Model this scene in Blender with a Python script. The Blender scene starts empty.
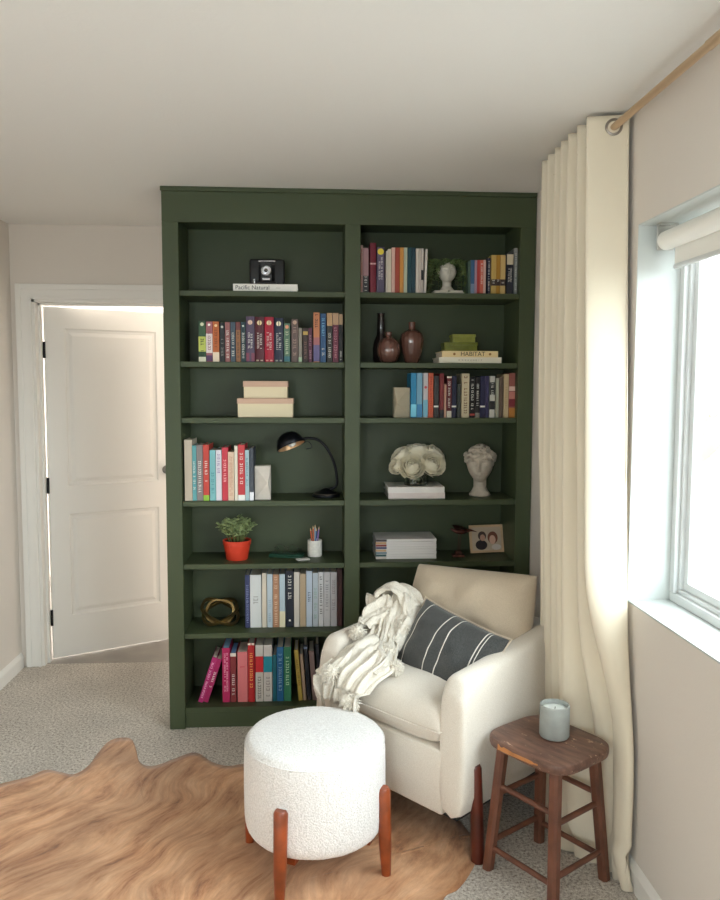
import bpy, bmesh, math, random
from mathutils import Vector, Matrix, noise
random.seed(7)
PI = math.pi
COL = bpy.context.scene.collection
SC = bpy.context.scene

# ------------------------------------------------------------------ camera (solved from the room's lines)
F, YAW, PITCH, ROLL, EYE = 780.6, math.radians(3.62), math.radians(4.571), math.radians(0.179), 1.569
FRONT = 3.519          # front plane of the bookcase
CEIL = 2.44
XL, XR = -0.6474, 1.0135
XW = -1.62             # left wall
XRW = 1.017            # window wall
YD = 4.391             # door wall

def cam_axes():
    cy, sy, cp, sp = math.cos(YAW), math.sin(YAW), math.cos(PITCH), math.sin(PITCH)
    fwd = Vector((sy*cp, cy*cp, -sp)); right = Vector((cy, -sy, 0)); up = right.cross(fwd)
    c, s = math.cos(ROLL), math.sin(ROLL)
    return c*right+s*up, -s*right+c*up, fwd
CR, CU, CF = cam_axes()
def ray(u, v): return CR*((u-360)/F) + CU*(-(v-450)/F) + CF
def onY(u, v, Y):
    d = ray(u, v); t = Y/d.y; return Vector((d.x*t, Y, EYE+d.z*t))
def onZ(u, v, Z):
    d = ray(u, v); t = (Z-EYE)/d.z; return Vector((d.x*t, d.y*t, Z))

cam = bpy.data.cameras.new('camera'); cam.sensor_fit = 'HORIZONTAL'; cam.sensor_width = 36
cam.lens = F*36/720; cam.clip_start = 0.02; cam.clip_end = 200
co = bpy.data.objects.new('camera', cam); COL.objects.link(co)
m = Matrix((CR, CU, -CF)).transposed().to_4x4(); m.translation = Vector((0, 0, EYE)); co.matrix_world = m
SC.camera = co

# ------------------------------------------------------------------ materials
def lin(c):
    def f(x):
        x /= 255.0
        return x/12.92 if x <= 0.04045 else ((x+0.055)/1.055)**2.4
    return (f(c[0]), f(c[1]), f(c[2]), 1)
MATS = {}
def mat(name, c, rough=0.6, metal=0.0, spec=0.5, bump=0, bscale=100, vary=0, vscale=8, sheen=0, emit=None, trans=0, coat=0, c2=None, bdist=0.002):
    key = (name, tuple(c))
    if key in MATS: return MATS[key]
    M = bpy.data.materials.new(name); M.use_nodes = True
    nt = M.node_tree; b = nt.nodes['Principled BSDF']
    b.inputs['Base Color'].default_value = lin(c); b.inputs['Roughness'].default_value = rough
    b.inputs['Metallic'].default_value = metal; b.inputs['Specular IOR Level'].default_value = spec
    if sheen: b.inputs['Sheen Weight'].default_value = sheen
    if coat: b.inputs['Coat Weight'].default_value = coat
    if trans: b.inputs['Transmission Weight'].default_value = trans
    tc = nt.nodes.new('ShaderNodeTexCoord')
    if vary or c2:
        n = nt.nodes.new('ShaderNodeTexNoise'); n.inputs['Scale'].default_value = vscale; n.inputs['Detail'].default_value = 5
        nt.links.new(tc.outputs['Object'], n.inputs['Vector'])
        r = nt.nodes.new('ShaderNodeValToRGB')
        a = lin(c); k = vary
        r.color_ramp.elements[0].position = .3; r.color_ramp.elements[1].position = .7
        r.color_ramp.elements[0].color = tuple(x*(1-k) for x in a[:3])+(1,)
        r.color_ramp.elements[1].color = lin(c2) if c2 else tuple(min(1, x*(1+k)) for x in a[:3])+(1,)
        nt.links.new(n.outputs['Fac'], r.inputs['Fac']); nt.links.new(r.outputs['Color'], b.inputs['Base Color'])
    if bump:
        n = nt.nodes.new('ShaderNodeTexNoise'); n.inputs['Scale'].default_value = bscale; n.inputs['Detail'].default_value = 3
        nt.links.new(tc.outputs['Object'], n.inputs['Vector'])
        bp = nt.nodes.new('ShaderNodeBump'); bp.inputs['Strength'].default_value = bump; bp.inputs['Distance'].default_value = bdist
        nt.links.new(n.outputs['Fac'], bp.inputs['Height']); nt.links.new(bp.outputs['Normal'], b.inputs['Normal'])
    MATS[key] = M
    return M

# ------------------------------------------------------------------ mesh helpers
def new(): return bmesh.new()
def xf(bm, verts, loc=(0, 0, 0), rot=None, scale=None):
    M = Matrix.Translation(Vector(loc))
    if rot is not None: M = M @ (rot if isinstance(rot, Matrix) else Matrix.Rotation(rot[2], 4, 'Z') @ Matrix.Rotation(rot[1], 4, 'Y') @ Matrix.Rotation(rot[0], 4, 'X'))
    if scale is not None: M = M @ Matrix.Diagonal((*scale, 1))
    bmesh.ops.transform(bm, matrix=M, verts=verts)
def box(bm, lo, hi, bev=0, seg=2, rot=None, loc=None):
    c = [(a+b)/2 for a, b in zip(lo, hi)]; s = [abs(b-a) for a, b in zip(lo, hi)]
    r = bmesh.ops.create_cube(bm, size=1); vs = r['verts']
    bmesh.ops.transform(bm, matrix=Matrix.Translation(c) @ Matrix.Diagonal((*s, 1)), verts=vs)
    if bev:
        es = list({e for v in vs for e in v.link_edges})
        rr = bmesh.ops.bevel(bm, geom=es, offset=min(bev, min(s)*.45), segments=seg, affect='EDGES', profile=.5)
        vs = list({v for f in rr['faces'] for v in f.verts} | {v for v in vs if v.is_valid})
    if rot is not None or loc is not None: xf(bm, vs, loc or (0, 0, 0), rot)
    return vs
def lathe(bm, prof, n=32, loc=(0, 0, 0), rot=None, cap=True, ripple=None):
    rings = []
    for r, z in prof:
        ring = []
        for i in range(n):
            a = 2*PI*i/n; rr = r*(1+(ripple(a) if ripple else 0))
            ring.append(bm.verts.new((rr*math.cos(a), rr*math.sin(a), z)))
        rings.append(ring)
    for a, b in zip(rings, rings[1:]):
        for i in range(n): bm.faces.new((a[i], a[(i+1) % n], b[(i+1) % n], b[i]))
    if cap:
        bm.faces.new(list(reversed(rings[0]))); bm.faces.new(rings[-1])
    vs = [v for r in rings for v in r]
    xf(bm, vs, loc, rot); return vs
def tube(bm, pts, rad, n=10, cap=True, closed=False):
    pts = [Vector(p) for p in pts]; N = len(pts)
    rads = rad if isinstance(rad, (list, tuple)) else [rad]*N
    rings = []; prev = None
    for i, p in enumerate(pts):
        if closed: t = (pts[(i+1) % N]-pts[i-1]).normalized()
        else: t = (pts[min(i+1, N-1)]-pts[max(i-1, 0)]).normalized()
        if prev is None:
            a = Vector((0, 0, 1)) if abs(t.z) < .9 else Vector((1, 0, 0))
            u = t.cross(a).normalized()
        else:
            u = (prev - t*prev.dot(t)).normalized()
        prev = u; w = t.cross(u)
        rings.append([bm.verts.new(p+(u*math.cos(2*PI*k/n)+w*math.sin(2*PI*k/n))*rads[i]) for k in range(n)])
    pairs = list(zip(rings, rings[1:]))
    if closed: pairs.append((rings[-1], rings[0]))
    for a, b in pairs:
        for i in range(n): bm.faces.new((a[i], a[(i+1) % n], b[(i+1) % n], b[i]))
    if cap and not closed:
        bm.faces.new(list(reversed(rings[0]))); bm.faces.new(rings[-1])
    return [v for r in rings for v in r]
def cyl(bm, a, b, r1, r2=None, n=16):
    return tube(bm, [a, b], [r1, r2 if r2 is not None else r1], n)
def grid(bm, fn, nu, nv, wrapu=False):
    vs = [[bm.verts.new(fn(i/(nu if wrapu else nu-1), j/(nv-1))) for j in range(nv)] for i in range(nu)]
    for i in range(nu if wrapu else nu-1):
        for j in range(nv-1):
            a = vs[i]; b = vs[(i+1) % nu]
            bm.faces.new((a[j], b[j], b[j+1], a[j+1]))
    return vs
def sphere(bm, c, r, sub=2, scale=(1, 1, 1)):
    rr = bmesh.ops.create_icosphere(bm, subdivisions=sub, radius=r)
    xf(bm, rr['verts'], c, None, scale); return rr['verts']
def catmull(pts, n):
    pts = [Vector(p) for p in pts]; P = [2*pts[0]-pts[1]]+pts+[2*pts[-1]-pts[-2]]
    out = []; segs = len(pts)-1
    for k in range(n):
        t = k/(n-1)*segs; i = min(int(t), segs-1); f = t-i
        a, b, c, d = P[i], P[i+1], P[i+2], P[i+3]
        out.append(.5*((2*b)+(c-a)*f+(2*a-5*b+4*c-d)*f*f+(3*b-a-3*c+d)*f**3))
    return out

def obj(name, bm, mt, parent=None, smooth=False, sub=0, solid=0, loc=None, auto=None):
    bmesh.ops.recalc_face_normals(bm, faces=bm.faces)
    me = bpy.data.meshes.new(name); bm.to_mesh(me); bm.free()
    mts = mt if isinstance(mt, list) else [mt]
    for x in mts: me.materials.append(x)
    if smooth: me.shade_smooth()
    if auto is not None: me.shade_smooth(); me.set_sharp_from_angle(angle=math.radians(auto))
    o = bpy.data.objects.new(name, me); COL.objects.link(o)
    if parent is not None: o.parent = parent
    if loc is not None: o.location = loc
    if solid:
        s = o.modifiers.new('solid', 'SOLIDIFY'); s.thickness = solid; s.offset = 0
    if sub:
        s = o.modifiers.new('sub', 'SUBSURF'); s.levels = sub; s.render_levels = sub
    return o
def thing(name, label, cat, loc=(0, 0, 0), rotz=0, group=None, rot=None):
    o = bpy.data.objects.new(name, None); COL.objects.link(o); o.empty_display_size = .05
    o.location = loc; o.rotation_euler = rot if rot else (0, 0, rotz)
    return tag(o, label, cat, group)
def tag(o, label, cat, group=None):
    o['label'] = label; o['category'] = cat
    if group: o['group'] = group
    return o
def struct(name, bm, mt, parent=None, **k):
    o = obj(name, bm, mt, parent, **k)
    if parent is None: o['kind'] = 'structure'
    return o
def text_mesh(name, s, size, mt, parent, loc, rot, extrude=.0004, align='LEFT'):
    cu = bpy.data.curves.new(name, 'FONT'); cu.body = s; cu.size = size; cu.extrude = extrude; cu.align_x = align; cu.align_y = 'CENTER'
    t = bpy.data.objects.new(name, cu); COL.objects.link(t)
    dg = bpy.context.evaluated_depsgraph_get(); me = bpy.data.meshes.new_from_object(t.evaluated_get(dg))
    bpy.data.objects.remove(t)
    me.materials.clear(); me.materials.append(mt)
    o = bpy.data.objects.new(name, me); COL.objects.link(o); o.parent = parent; o.location = loc; o.rotation_euler = rot
    return o
# ------------------------------------------------------------------ room materials
WALL = mat('greige_wall_paint', (218, 211, 203), .75, bump=.25, bscale=140, spec=.3)
CEILM = mat('white_ceiling_paint', (230, 229, 226), .9, bump=.3, bscale=90, spec=.2)
WHITE = mat('white_trim_paint', (230, 228, 223), .45)
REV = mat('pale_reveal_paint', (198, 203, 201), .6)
VINYL = mat('white_vinyl', (214, 217, 217), .35)
def carpet_mat():
    M = bpy.data.materials.new('beige_carpet'); M.use_nodes = True; nt = M.node_tree; b = nt.nodes['Principled BSDF']
    b.inputs['Roughness'].default_value = 1; b.inputs['Specular IOR Level'].default_value = .05
    tc = nt.nodes.new('ShaderNodeTexCoord')
    n = nt.nodes.new('ShaderNodeTexNoise'); n.inputs['Scale'].default_value = 95; n.inputs['Detail'].default_value = 8; n.inputs['Roughness'].default_value = .85
    r = nt.nodes.new('ShaderNodeValToRGB')
    e = r.color_ramp.elements; e[0].position = .40; e[0].color = lin((132, 120, 108)); e[1].position = .60; e[1].color = lin((240, 235, 226))
    x = e.new(.49); x.color = lin((206, 197, 186))
    n2 = nt.nodes.new('ShaderNodeTexNoise'); n2.inputs['Scale'].default_value = 3; n2.inputs['Detail'].default_value = 4
    mp = nt.nodes.new('ShaderNodeMapRange'); mp.inputs[1].default_value = .3; mp.inputs[2].default_value = .7; mp.inputs[3].default_value = .9; mp.inputs[4].default_value = 1.08
    mx = nt.nodes.new('ShaderNodeMix'); mx.data_type = 'RGBA'; mx.blend_type = 'MULTIPLY'; mx.inputs[0].default_value = 1
    L = nt.links.new
    L(tc.outputs['Object'], n.inputs['Vector']); L(tc.outputs['Object'], n2.inputs['Vector']); L(n.outputs['Fac'], r.inputs['Fac'])
    L(n2.outputs['Fac'], mp.inputs[0]); L(r.outputs['Color'], mx.inputs[6]); L(mp.outputs[0], mx.inputs[7]); L(mx.outputs[2], b.inputs['Base Color'])
    bp = nt.nodes.new('ShaderNodeBump'); bp.inputs['Strength'].default_value = .9; bp.inputs['Distance'].default_value = .008
    L(n.outputs['Fac'], bp.inputs['Height']); L(bp.outputs['Normal'], b.inputs['Normal'])
    return M
CARPET = carpet_mat()
YB = -1.3      # wall behind the camera
WT = .14
# window opening in the right wall
WY0, WY1, WZ0, WZ1 = -.5, 2.415, .883, 2.077
RV = .15       # reveal depth

bm = new(); box(bm, (XW-.1, YB-.1, -.06), (XRW+.1, YD+.03, 0)); struct('floor', bm, CARPET)
bm = new(); box(bm, (XW-.2, YB-.1, CEIL), (XRW+.2, YD+.12, CEIL+.1)); struct('ceiling', bm, CEILM)
bm = new(); box(bm, (XW-.1, YB-.1, 0), (XW, YD+.12, CEIL)); struct('wall_left', bm, WALL)
bm = new();  
W2 = (-1.3, -.3, .9, 2.1)
box(bm, (XW, YB-.16, 0), (XRW, YB, W2[2])); box(bm, (XW, YB-.16, W2[3]), (XRW, YB, CEIL)); box(bm, (XW, YB-.16, W2[2]), (W2[0], YB, W2[3])); box(bm, (W2[1], YB-.16, W2[2]), (XRW, YB, W2[3]))
struct('wall_back', bm, WALL)
bm = new()
box(bm, (XRW, YB-.1, 0), (XRW+RV+.07, YD, WZ0)); box(bm, (XRW, YB-.1, WZ1), (XRW+RV+.07, YD, CEIL))
box(bm, (XRW, YB-.1, WZ0), (XRW+RV+.07, WY0, WZ1)); box(bm, (XRW, WY1, WZ0), (XRW+RV+.07, YD, WZ1))
struct('wall_right', bm, WALL)
# white painted liner of the window reveal and the sill board
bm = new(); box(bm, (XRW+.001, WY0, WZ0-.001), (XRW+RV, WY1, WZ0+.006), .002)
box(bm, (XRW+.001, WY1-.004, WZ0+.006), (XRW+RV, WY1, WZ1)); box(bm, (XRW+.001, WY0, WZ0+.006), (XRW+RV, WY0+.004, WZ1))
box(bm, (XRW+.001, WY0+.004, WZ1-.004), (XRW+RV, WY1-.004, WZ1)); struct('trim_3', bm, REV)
# door wall
DX0, DX1, DZ = -1.515, -.735, 2.045
bm = new(); box(bm, (XW, YD, 0), (DX0, YD+.12, CEIL)); box(bm, (DX1, YD, 0), (XRW, YD+.12, CEIL)); box(bm, (DX0, YD, DZ), (DX1, YD+.12, CEIL))
struct('wall_front', bm, WALL)
# wall mass the bookcase stands against
bm = new(); box(bm, (XL+.012, 3.825, 0), (XRW, YD, CEIL)); struct('wall_alcove', bm, WALL)
# baseboards
def baseboard(name, a, b, nrm):
    bm = new(); a = Vector(a); b = Vector(b); n = Vector(nrm)
    prof = [(0, 0), (.014, 0), (.014, .062), (.009, .074), (.004, .082), (0, .086)]
    ra = [bm.verts.new(a+n*p+Vector((0, 0, z))) for p, z in prof]; rb = [bm.verts.new(b+n*p+Vector((0, 0, z))) for p, z in prof]
    for i in range(len(prof)): j = (i+1) % len(prof); bm.faces.new((ra[i], ra[j], rb[j], rb[i]))
    bm.faces.new(ra); bm.faces.new(rb)
    return struct(name, bm, WHITE)
baseboard('baseboard_left', (XW, YB, 0), (XW, YD-.018, 0), (1, 0, 0))
baseboard('baseboard_right', (XRW, YB, 0), (XRW, 3.5, 0), (-1, 0, 0))
# door casing + jamb
bm = new()
CW = .078
def casing(bm, x0, z0, x1, z1, inner):   # stepped moulding board
    box(bm, (x0, YD-.012, z0), (x1, YD, z1), .003)
casing(bm, DX0-CW, 0, DX0+.004, DZ+CW, 1); casing(bm, DX1-.004, 0, DX1+CW, DZ+CW, 1); casing(bm, DX0, DZ-.004, DX1, DZ+CW, 1)
box(bm, (DX0-CW, YD-.018, 0), (DX0-CW+.03, YD-.011, DZ+CW), .003); box(bm, (DX0-CW+.03, YD-.018, DZ+CW-.03), (DX1+CW, YD-.011, DZ+CW), .003)
box(bm, (DX0-.012, YD-.015, 0), (DX0+.004, YD-.011, DZ), .002); box(bm, (DX0, YD-.015, DZ-.004), (DX1, YD-.011, DZ+.012), .002)
struct('trim_1', bm, WHITE)
bm = new(); box(bm, (DX0, YD, 0), (DX0+.018, YD+.12, DZ)); box(bm, (DX1-.018, YD, 0), (DX1, YD+.12, DZ)); box(bm, (DX0, YD, DZ-.018), (DX1, YD+.12, DZ))
box(bm, (DX0+.018, YD+.05, 0), (DX0+.03, YD+.08, DZ-.018)); box(bm, (DX0+.018, YD+.05, DZ-.03), (DX1-.018, YD+.08, DZ-.018)); struct('trim_2', bm, WHITE)

# the door, ajar and opening away from the room: hinge at its left edge
HX, HY = DX0+.040, YD+.088
DW, DH = .735, 2.0
ang = math.atan2(.485, .874)
door = bpy.data.objects.new('door_1', None); COL.objects.link(door); door['kind'] = 'structure'; door['label'] = 'white two-panel interior door standing ajar'
door.location = (HX, HY, .012); door.rotation_euler = (0, 0, ang)
bm = new()
def panel_door(bm, w, h, th, panels):
    # front face (y=0) with recessed panels, built from a cut grid
    xs = sorted({0, w, *[p[0] for p in panels], *[p[2] for p in panels]}); zs = sorted({0, h, *[p[1] for p in panels], *[p[3] for p in panels]})
    for side, y in ((-1, 0), (1, th)):
        for i in range(len(xs)-1):
            for j in range(len(zs)-1):
                if any(abs(xs[i]-p[0]) < 1e-6 and abs(zs[j]-p[1]) < 1e-6 for p in panels):
                    x0, x1, z0, z1 = xs[i], xs[i+1], zs[j], zs[j+1]
                    loops = []
                    for ins, dep in ((0, 0), (.008, .010), (.022, .012), (.040, .004), (.044, .003)):
                        yy = y-side*dep
                        loops.append([bm.verts.new(c) for c in ((x0+ins, yy, z0+ins), (x1-ins, yy, z0+ins), (x1-ins, yy, z1-ins), (x0+ins, yy, z1-ins))])
                    for a, b in zip(loops, loops[1:]):
                        for k in range(4): bm.faces.new((a[k], a[(k+1) % 4], b[(k+1) % 4], b[k]))
                    bm.faces.new(loops[-1])
                else:
                    bm.faces.new([bm.verts.new(c) for c in ((xs[i], y, zs[j]), (xs[i+1], y, zs[j]), (xs[i+1], y, zs[j+1]), (xs[i], y, zs[j+1]))])
    for (a, b) in (((0, 0), (w, 0)), ((0, h), (w, h))):
        bm.faces.new([bm.verts.new(c) for c in ((a[0], 0, a[1]), (b[0], 0, b[1]), (b[0], th, b[1]), (a[0], th, a[1]))])
    for x in (0, w): bm.faces.new([bm.verts.new(c) for c in ((x, 0, 0), (x, 0, h), (x, th, h), (x, th, 0))])
    bmesh.ops.remove_doubles(bm, verts=bm.verts, dist=1e-5)
panel_door(bm, DW, DH, .035, [(.105, .235, DW-.105, .83), (.105, .99, DW-.105, 1.885)])
obj('door_panel', bm, WHITE, door)
BLK = mat('black_metal', (22, 22, 24), .4, .6)
NICK = mat('satin_nickel', (150, 148, 145), .3, 1)
for z in (.24, 1.0, 1.76):
    bm = new(); cyl(bm, (-.006, -.006, z-.045), (-.006, -.006, z+.045), .007); box(bm, (-.02, -.003, z-.045), (-.002, .003, z+.045)); obj('hinge', bm, BLK, door, auto=30)
bm = new(); lathe(bm, [(.026, 0), (.026, .006), (.011, .010), (.011, .03), (.024, .036), (.029, .048), (.027, .058), (.015, .064), (.0, .065)], 24, (DW-.055, 0, .955+.1), (PI/2, 0, 0), cap=False); obj('door_knob', bm, NICK, door, smooth=True)

# the space beyond the door
TILE = mat('grey_vinyl_floor', (150, 143, 135), .45, vary=.15, vscale=6)
bm = new(); box(bm, (-2.6, YD+.03, -.06), (.6, 6.6, -.002)); struct('floor_hallway', bm, TILE)
bm = new(); box(bm, (-2.7, 6.5, 0), (.7, 6.6, CEIL)); box(bm, (-2.7, YD+.12, 0), (-2.6, 6.5, CEIL)); box(bm, (.6, YD+.12, 0), (.7, 6.5, CEIL)); struct('wall_hallway', bm, WALL)
bm = new(); box(bm, (-2.7, YD+.12, CEIL), (.7, 6.6, CEIL+.1)); struct('ceiling_hallway', bm, CEILM)

# ------------------------------------------------------------------ window
win = bpy.data.objects.new('window_1', None); COL.objects.link(win); win['kind'] = 'structure'; win['label'] = 'white vinyl window in the right wall'
fx0, fx1 = XRW+RV-.012, XRW+RV+.05
y0, y1, z0, z1 = WY0+.004, WY1-.004, WZ0+.006, WZ1-.004
def frame(bm, x0, x1, y0, y1, z0, z1, w):
    box(bm, (x0, y0, z0), (x1, y1, z0+w), .003); box(bm, (x0, y0, z1-w), (x1, y1, z1), .003)
    box(bm, (x0, y0, z0+w), (x1, y0+w, z1-w), .003); box(bm, (x0, y1-w, z0+w), (x1, y1, z1-w), .003)
bm = new(); frame(bm, fx0, fx1, y0, y1, z0, z1, .028); frame(bm, fx0+.014, fx1-.004, y0+.028, y1-.028, z0+.028, z1-.028, .014)
ym = (y0+y1)/2; box(bm, (fx0+.014, ym-.02, z0+.02), (fx1-.004, ym+.02, z1-.02), .003)
obj('window_frame', bm, VINYL, win)
bm = new(); frame(bm, fx0+.026, fx1-.008, y0+.042, ym-.02, z0+.042, z1-.042, .026); obj('sash', bm, VINYL, win)
bm = new(); frame(bm, fx0+.026, fx1-.008, ym+.02, y1-.042, z0+.042, z1-.042, .026); obj('sash', bm, VINYL, win)
G = bpy.data.materials.new('window_glass'); G.use_nodes = True; nt = G.node_tree; nt.nodes.clear()
o_ = nt.nodes.new('ShaderNodeOutputMaterial'); mxs = nt.nodes.new('ShaderNodeMixShader'); tr = nt.nodes.new('ShaderNodeBsdfTransparent'); gl = nt.nodes.new('ShaderNodeBsdfGlossy'); fr = nt.nodes.new('ShaderNodeMath'); lw = nt.nodes.new('ShaderNodeLayerWeight'); fr.operation = 'POWER'; fr.inputs[1].default_value = 4; lw.inputs[0].default_value = .5; nt.links.new(lw.outputs['Facing'], fr.inputs[0])
gl.inputs['Roughness'].default_value = .02; tr.inputs['Color'].default_value = (.94, .97, .96, 1)
nt.links.new(fr.outputs[0], mxs.inputs[0]); nt.links.new(tr.outputs[0], mxs.inputs[1]); nt.links.new(gl.outputs[0], mxs.inputs[2]); nt.links.new(mxs.outputs[0], o_.inputs[0])
for a, b in ((y0+.066, ym-.044), (ym+.044, y1-.066)):
    bm = new(); box(bm, (fx1-.022, a, z0+.066), (fx1-.018, b, z1-.066)); obj('window_pane', bm, G, win)
w2 = bpy.data.objects.new('added_fill_window', None); COL.objects.link(w2); w2['kind'] = 'structure'; w2['label'] = 'added white vinyl fill-light window, unseen in the wall behind the viewer'  # unseen window, added to give soft fill light from the front
bm = new(); ya, yb = YB-.16, YB-.1; x0, x1, z0_, z1_ = W2
box(bm, (x0, ya, z0_), (x1, yb, z0_+.05)); box(bm, (x0, ya, z1_-.05), (x1, yb, z1_)); box(bm, (x0, ya, z0_+.05), (x0+.05, yb, z1_-.05)); box(bm, (x1-.05, ya, z0_+.05), (x1, yb, z1_-.05))
obj('window_frame', bm, VINYL, w2)
bm = new(); box(bm, (x0+.05, YB-.132, z0_+.05), (x1-.05, YB-.128, z1_-.05)); obj('window_pane', bm, G, w2)
# roller blind, rolled up under the head of the opening
rb = thing('roller_blind', 'white roller blind rolled up at the top of the window', 'blind', (XRW+.075, y1-.02, 2.022))
FAB = mat('white_blind_fabric', (236, 234, 228), .8, bump=.1, bscale=300)
bm = new(); cyl(bm, (0, -.012, 0), (0, -(y1-y0)+.06, 0), .029, n=32); obj('roller', bm, FAB, rb, auto=40)
bm = new(); box(bm, (.024, -(y1-y0)+.07, -.075), (.0262, -.022, .0)); obj('shade_cloth', bm, FAB, rb)
bm = new(); box(bm, (.018, -(y1-y0)+.07, -.088), (.032, -.022, -.072), .005); obj('hem_bar', bm, VINYL, rb, auto=40)
for y in (-.004, -(y1-y0)+.048):
    bm = new(); box(bm, (-.028, y-.004, -.028), (.028, y+.002, .05), .003); box(bm, (-.028, y-.03*(1 if y > -.5 else -1), .044), (.028, y, .05))
    for sx in (-.014, .014): cyl(bm, (sx, y-.006, .036), (sx, y-.001, .036), .004)
    obj('bracket', bm, [mat('plated_steel', (190, 188, 182), .35, .8)], rb)

# ------------------------------------------------------------------ outdoors
GRAV = mat('pale_gravel', (128, 122, 118), .95, bump=.6, bscale=14, vary=.25, vscale=25, bdist=.03)
bm = new(); box(bm, (XRW+.3, -30, -.7), (60, 60, -.5)); struct('ground_outside', bm, GRAV)
bm = new(); box(bm, (XRW+.3, 4.6, -.5), (6.0, 8.2, -.44), .01); g_ = obj('paver_terrace', bm, mat('terracotta_paver', (150, 104, 82), .9, vary=.1, vscale=5)); tag(g_, 'terracotta paved terrace outside the window', 'terrace')
fe = thing('wooden_fence', 'reddish wooden garden fence far beyond the window', 'fence', (7.8, 16, -.5), math.atan2(1, .63))
FW = mat('fence_wood', (160, 100, 76), .85, vary=.12, vscale=3)
bm = new()
for i in range(95): box(bm, (i*.25, 0, .05), (i*.25+.235, .02, 1.25), .004, 1)
obj('fence_board', bm, FW, fe)
bm = new()
for z in (.3, 1.0): box(bm, (0, .02, z), (23.7, .06, z+.09))
obj('fence_rail', bm, FW, fe)
for i in range(10):
    bm = new(); box(bm, (i*2.6, .02, 0), (i*2.6+.09, .11, 1.3)); obj('fence_post', bm, FW, fe)

# ------------------------------------------------------------------ light
W = bpy.data.worlds.new('overcast_sky'); SC.world = W; W.use_nodes = True
bg = W.node_tree.nodes['Background']; bg.inputs['Color'].default_value = (.90, .95, 1.0, 1); bg.inputs['Strength'].default_value = 9.5
p = bpy.data.lights.new('window_portal', 'AREA'); p.shape = 'RECTANGLE'; p.size = WZ1-WZ0-.1; p.size_y = WY1-WY0-.1; p.cycles.is_portal = True
po = bpy.data.objects.new('window_portal', p); COL.objects.link(po); po.location = (fx1+.03, (WY0+WY1)/2, (WZ0+WZ1)/2); po.rotation_euler = (0, PI/2, 0)
p = bpy.data.lights.new('window_portal', 'AREA'); p.shape = 'RECTANGLE'; p.size = W2[1]-W2[0]-.1; p.size_y = W2[3]-W2[2]-.1; p.cycles.is_portal = True
po = bpy.data.objects.new('window_portal', p); COL.objects.link(po); po.location = ((W2[0]+W2[1])/2, YB-.17, (W2[2]+W2[3])/2); po.rotation_euler = (PI/2, 0, 0)
l = bpy.data.lights.new('hallway_lamp', 'AREA'); l.size = .5; l.energy = 45; l.color = (1, .96, .9)
lo = bpy.data.objects.new('hallway_lamp', l); COL.objects.link(lo); lo.location = (-1.0, 5.5, CEIL-.03)
SC.view_settings.view_transform = 'Standard'; SC.view_settings.look = 'None'; SC.view_settings.gamma = 1; SC.view_settings.use_curve_mapping = False
SC.view_settings.exposure = .53
gnd = None
SC.cycles.use_denoising = True
SC.cycles.max_bounces = 10; SC.cycles.diffuse_bounces = 8; SC.cycles.transparent_max_bounces = 16
SC.cycles.sample_clamp_indirect = 8
# ------------------------------------------------------------------ bookcase
GREEN = mat('dark_green_paint', (64, 74, 49), .5, bump=.12, bscale=45, spec=.4, vary=.04, vscale=4)
SH = [1.995, 1.682, 1.432, 1.055, .766, .444, .095]
TH = .024
BAY = [(-.577, .153), (.222, .943)]
BACK = 3.80
bc = thing('bookcase', 'dark green built-in bookcase with two bays of shelves reaching the ceiling', 'bookcase', (0, FRONT, 0))
def gb(name, lo, hi, bev=.0015, lab=None):
    bm = new(); box(bm, (lo[0], lo[1]-FRONT, lo[2]), (hi[0], hi[1]-FRONT, hi[2]), bev, 1); o = obj(name, bm, GREEN, bc)
    if lab: o['label'] = lab
    return o
FY = FRONT+.019
gb('header_board', (XL, FRONT, 2.288), (XR, FY, CEIL-.02))
gb('top_moulding', (XL-.004, FRONT-.006, CEIL-.02), (XR, FY, CEIL-.001))
gb('stile', (XL, FRONT, 0), (BAY[0][0], FY, 2.288)); gb('stile', (BAY[0][1], FRONT, 0), (BAY[1][0], FY, 2.288)); gb('stile', (BAY[1][1], FRONT, 0), (XR, FY, 2.288))
for x0, x1 in ((XL+.004, BAY[0][0]), (BAY[0][1], BAY[1][0]), (BAY[1][1], XR)):
    gb('side_panel', (x0, FY, 0), (x1, BACK, 2.31), 0)
gb('back_panel', (XL+.004, BACK, 0), (XR, BACK+.006, CEIL-.003), 0)
for b in BAY:
    gb('bay_top', (b[0], FY, 2.31), (b[1], BACK, 2.33), 0)
    for z in SH: gb('shelf', (b[0], FY-.006, z-TH), (b[1], BACK, z))
    gb('toe_kick', (b[0], FY-.004, 0), (b[1], FY+.015, SH[-1]-TH))

# ------------------------------------------------------------------ books
PAPER = mat('book_paper', (222, 214, 196), .9, bump=.3, bscale=400)
def glyphs(bm, w, length, rows, seed, size=None, dens=1.0):
    """rows of short unreadable strokes running along local z, on plane y=0, width w"""
    R = random.Random(seed)
    for r in range(rows):
        rw = w/rows; cx = -w/2+rw*(r+.5); z = -length/2
        while z < length/2:
            g = rw*.5*R.uniform(.7, 1.15)
            if R.random() < .86*dens:
                s = rw*.68
                k = R.randint(0, 3)
                t = max(rw*.14, .0006)
                if k != 1: box(bm, (cx-s/2, -.0004, z), (cx+s/2, .0004, z+t))
                if k != 2: box(bm, (cx-s/2, -.0004, z), (cx-s/2+t, .0004, z+g*.8))
                if k in (0, 3): box(bm, (cx+s/2-t, -.0004, z), (cx+s/2, .0004, z+g*.8))
                if k == 1: box(bm, (cx-s/2, -.0004, z+g*.4), (cx+s/2, .0004, z+g*.4+t))
            z += g*1.25
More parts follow.
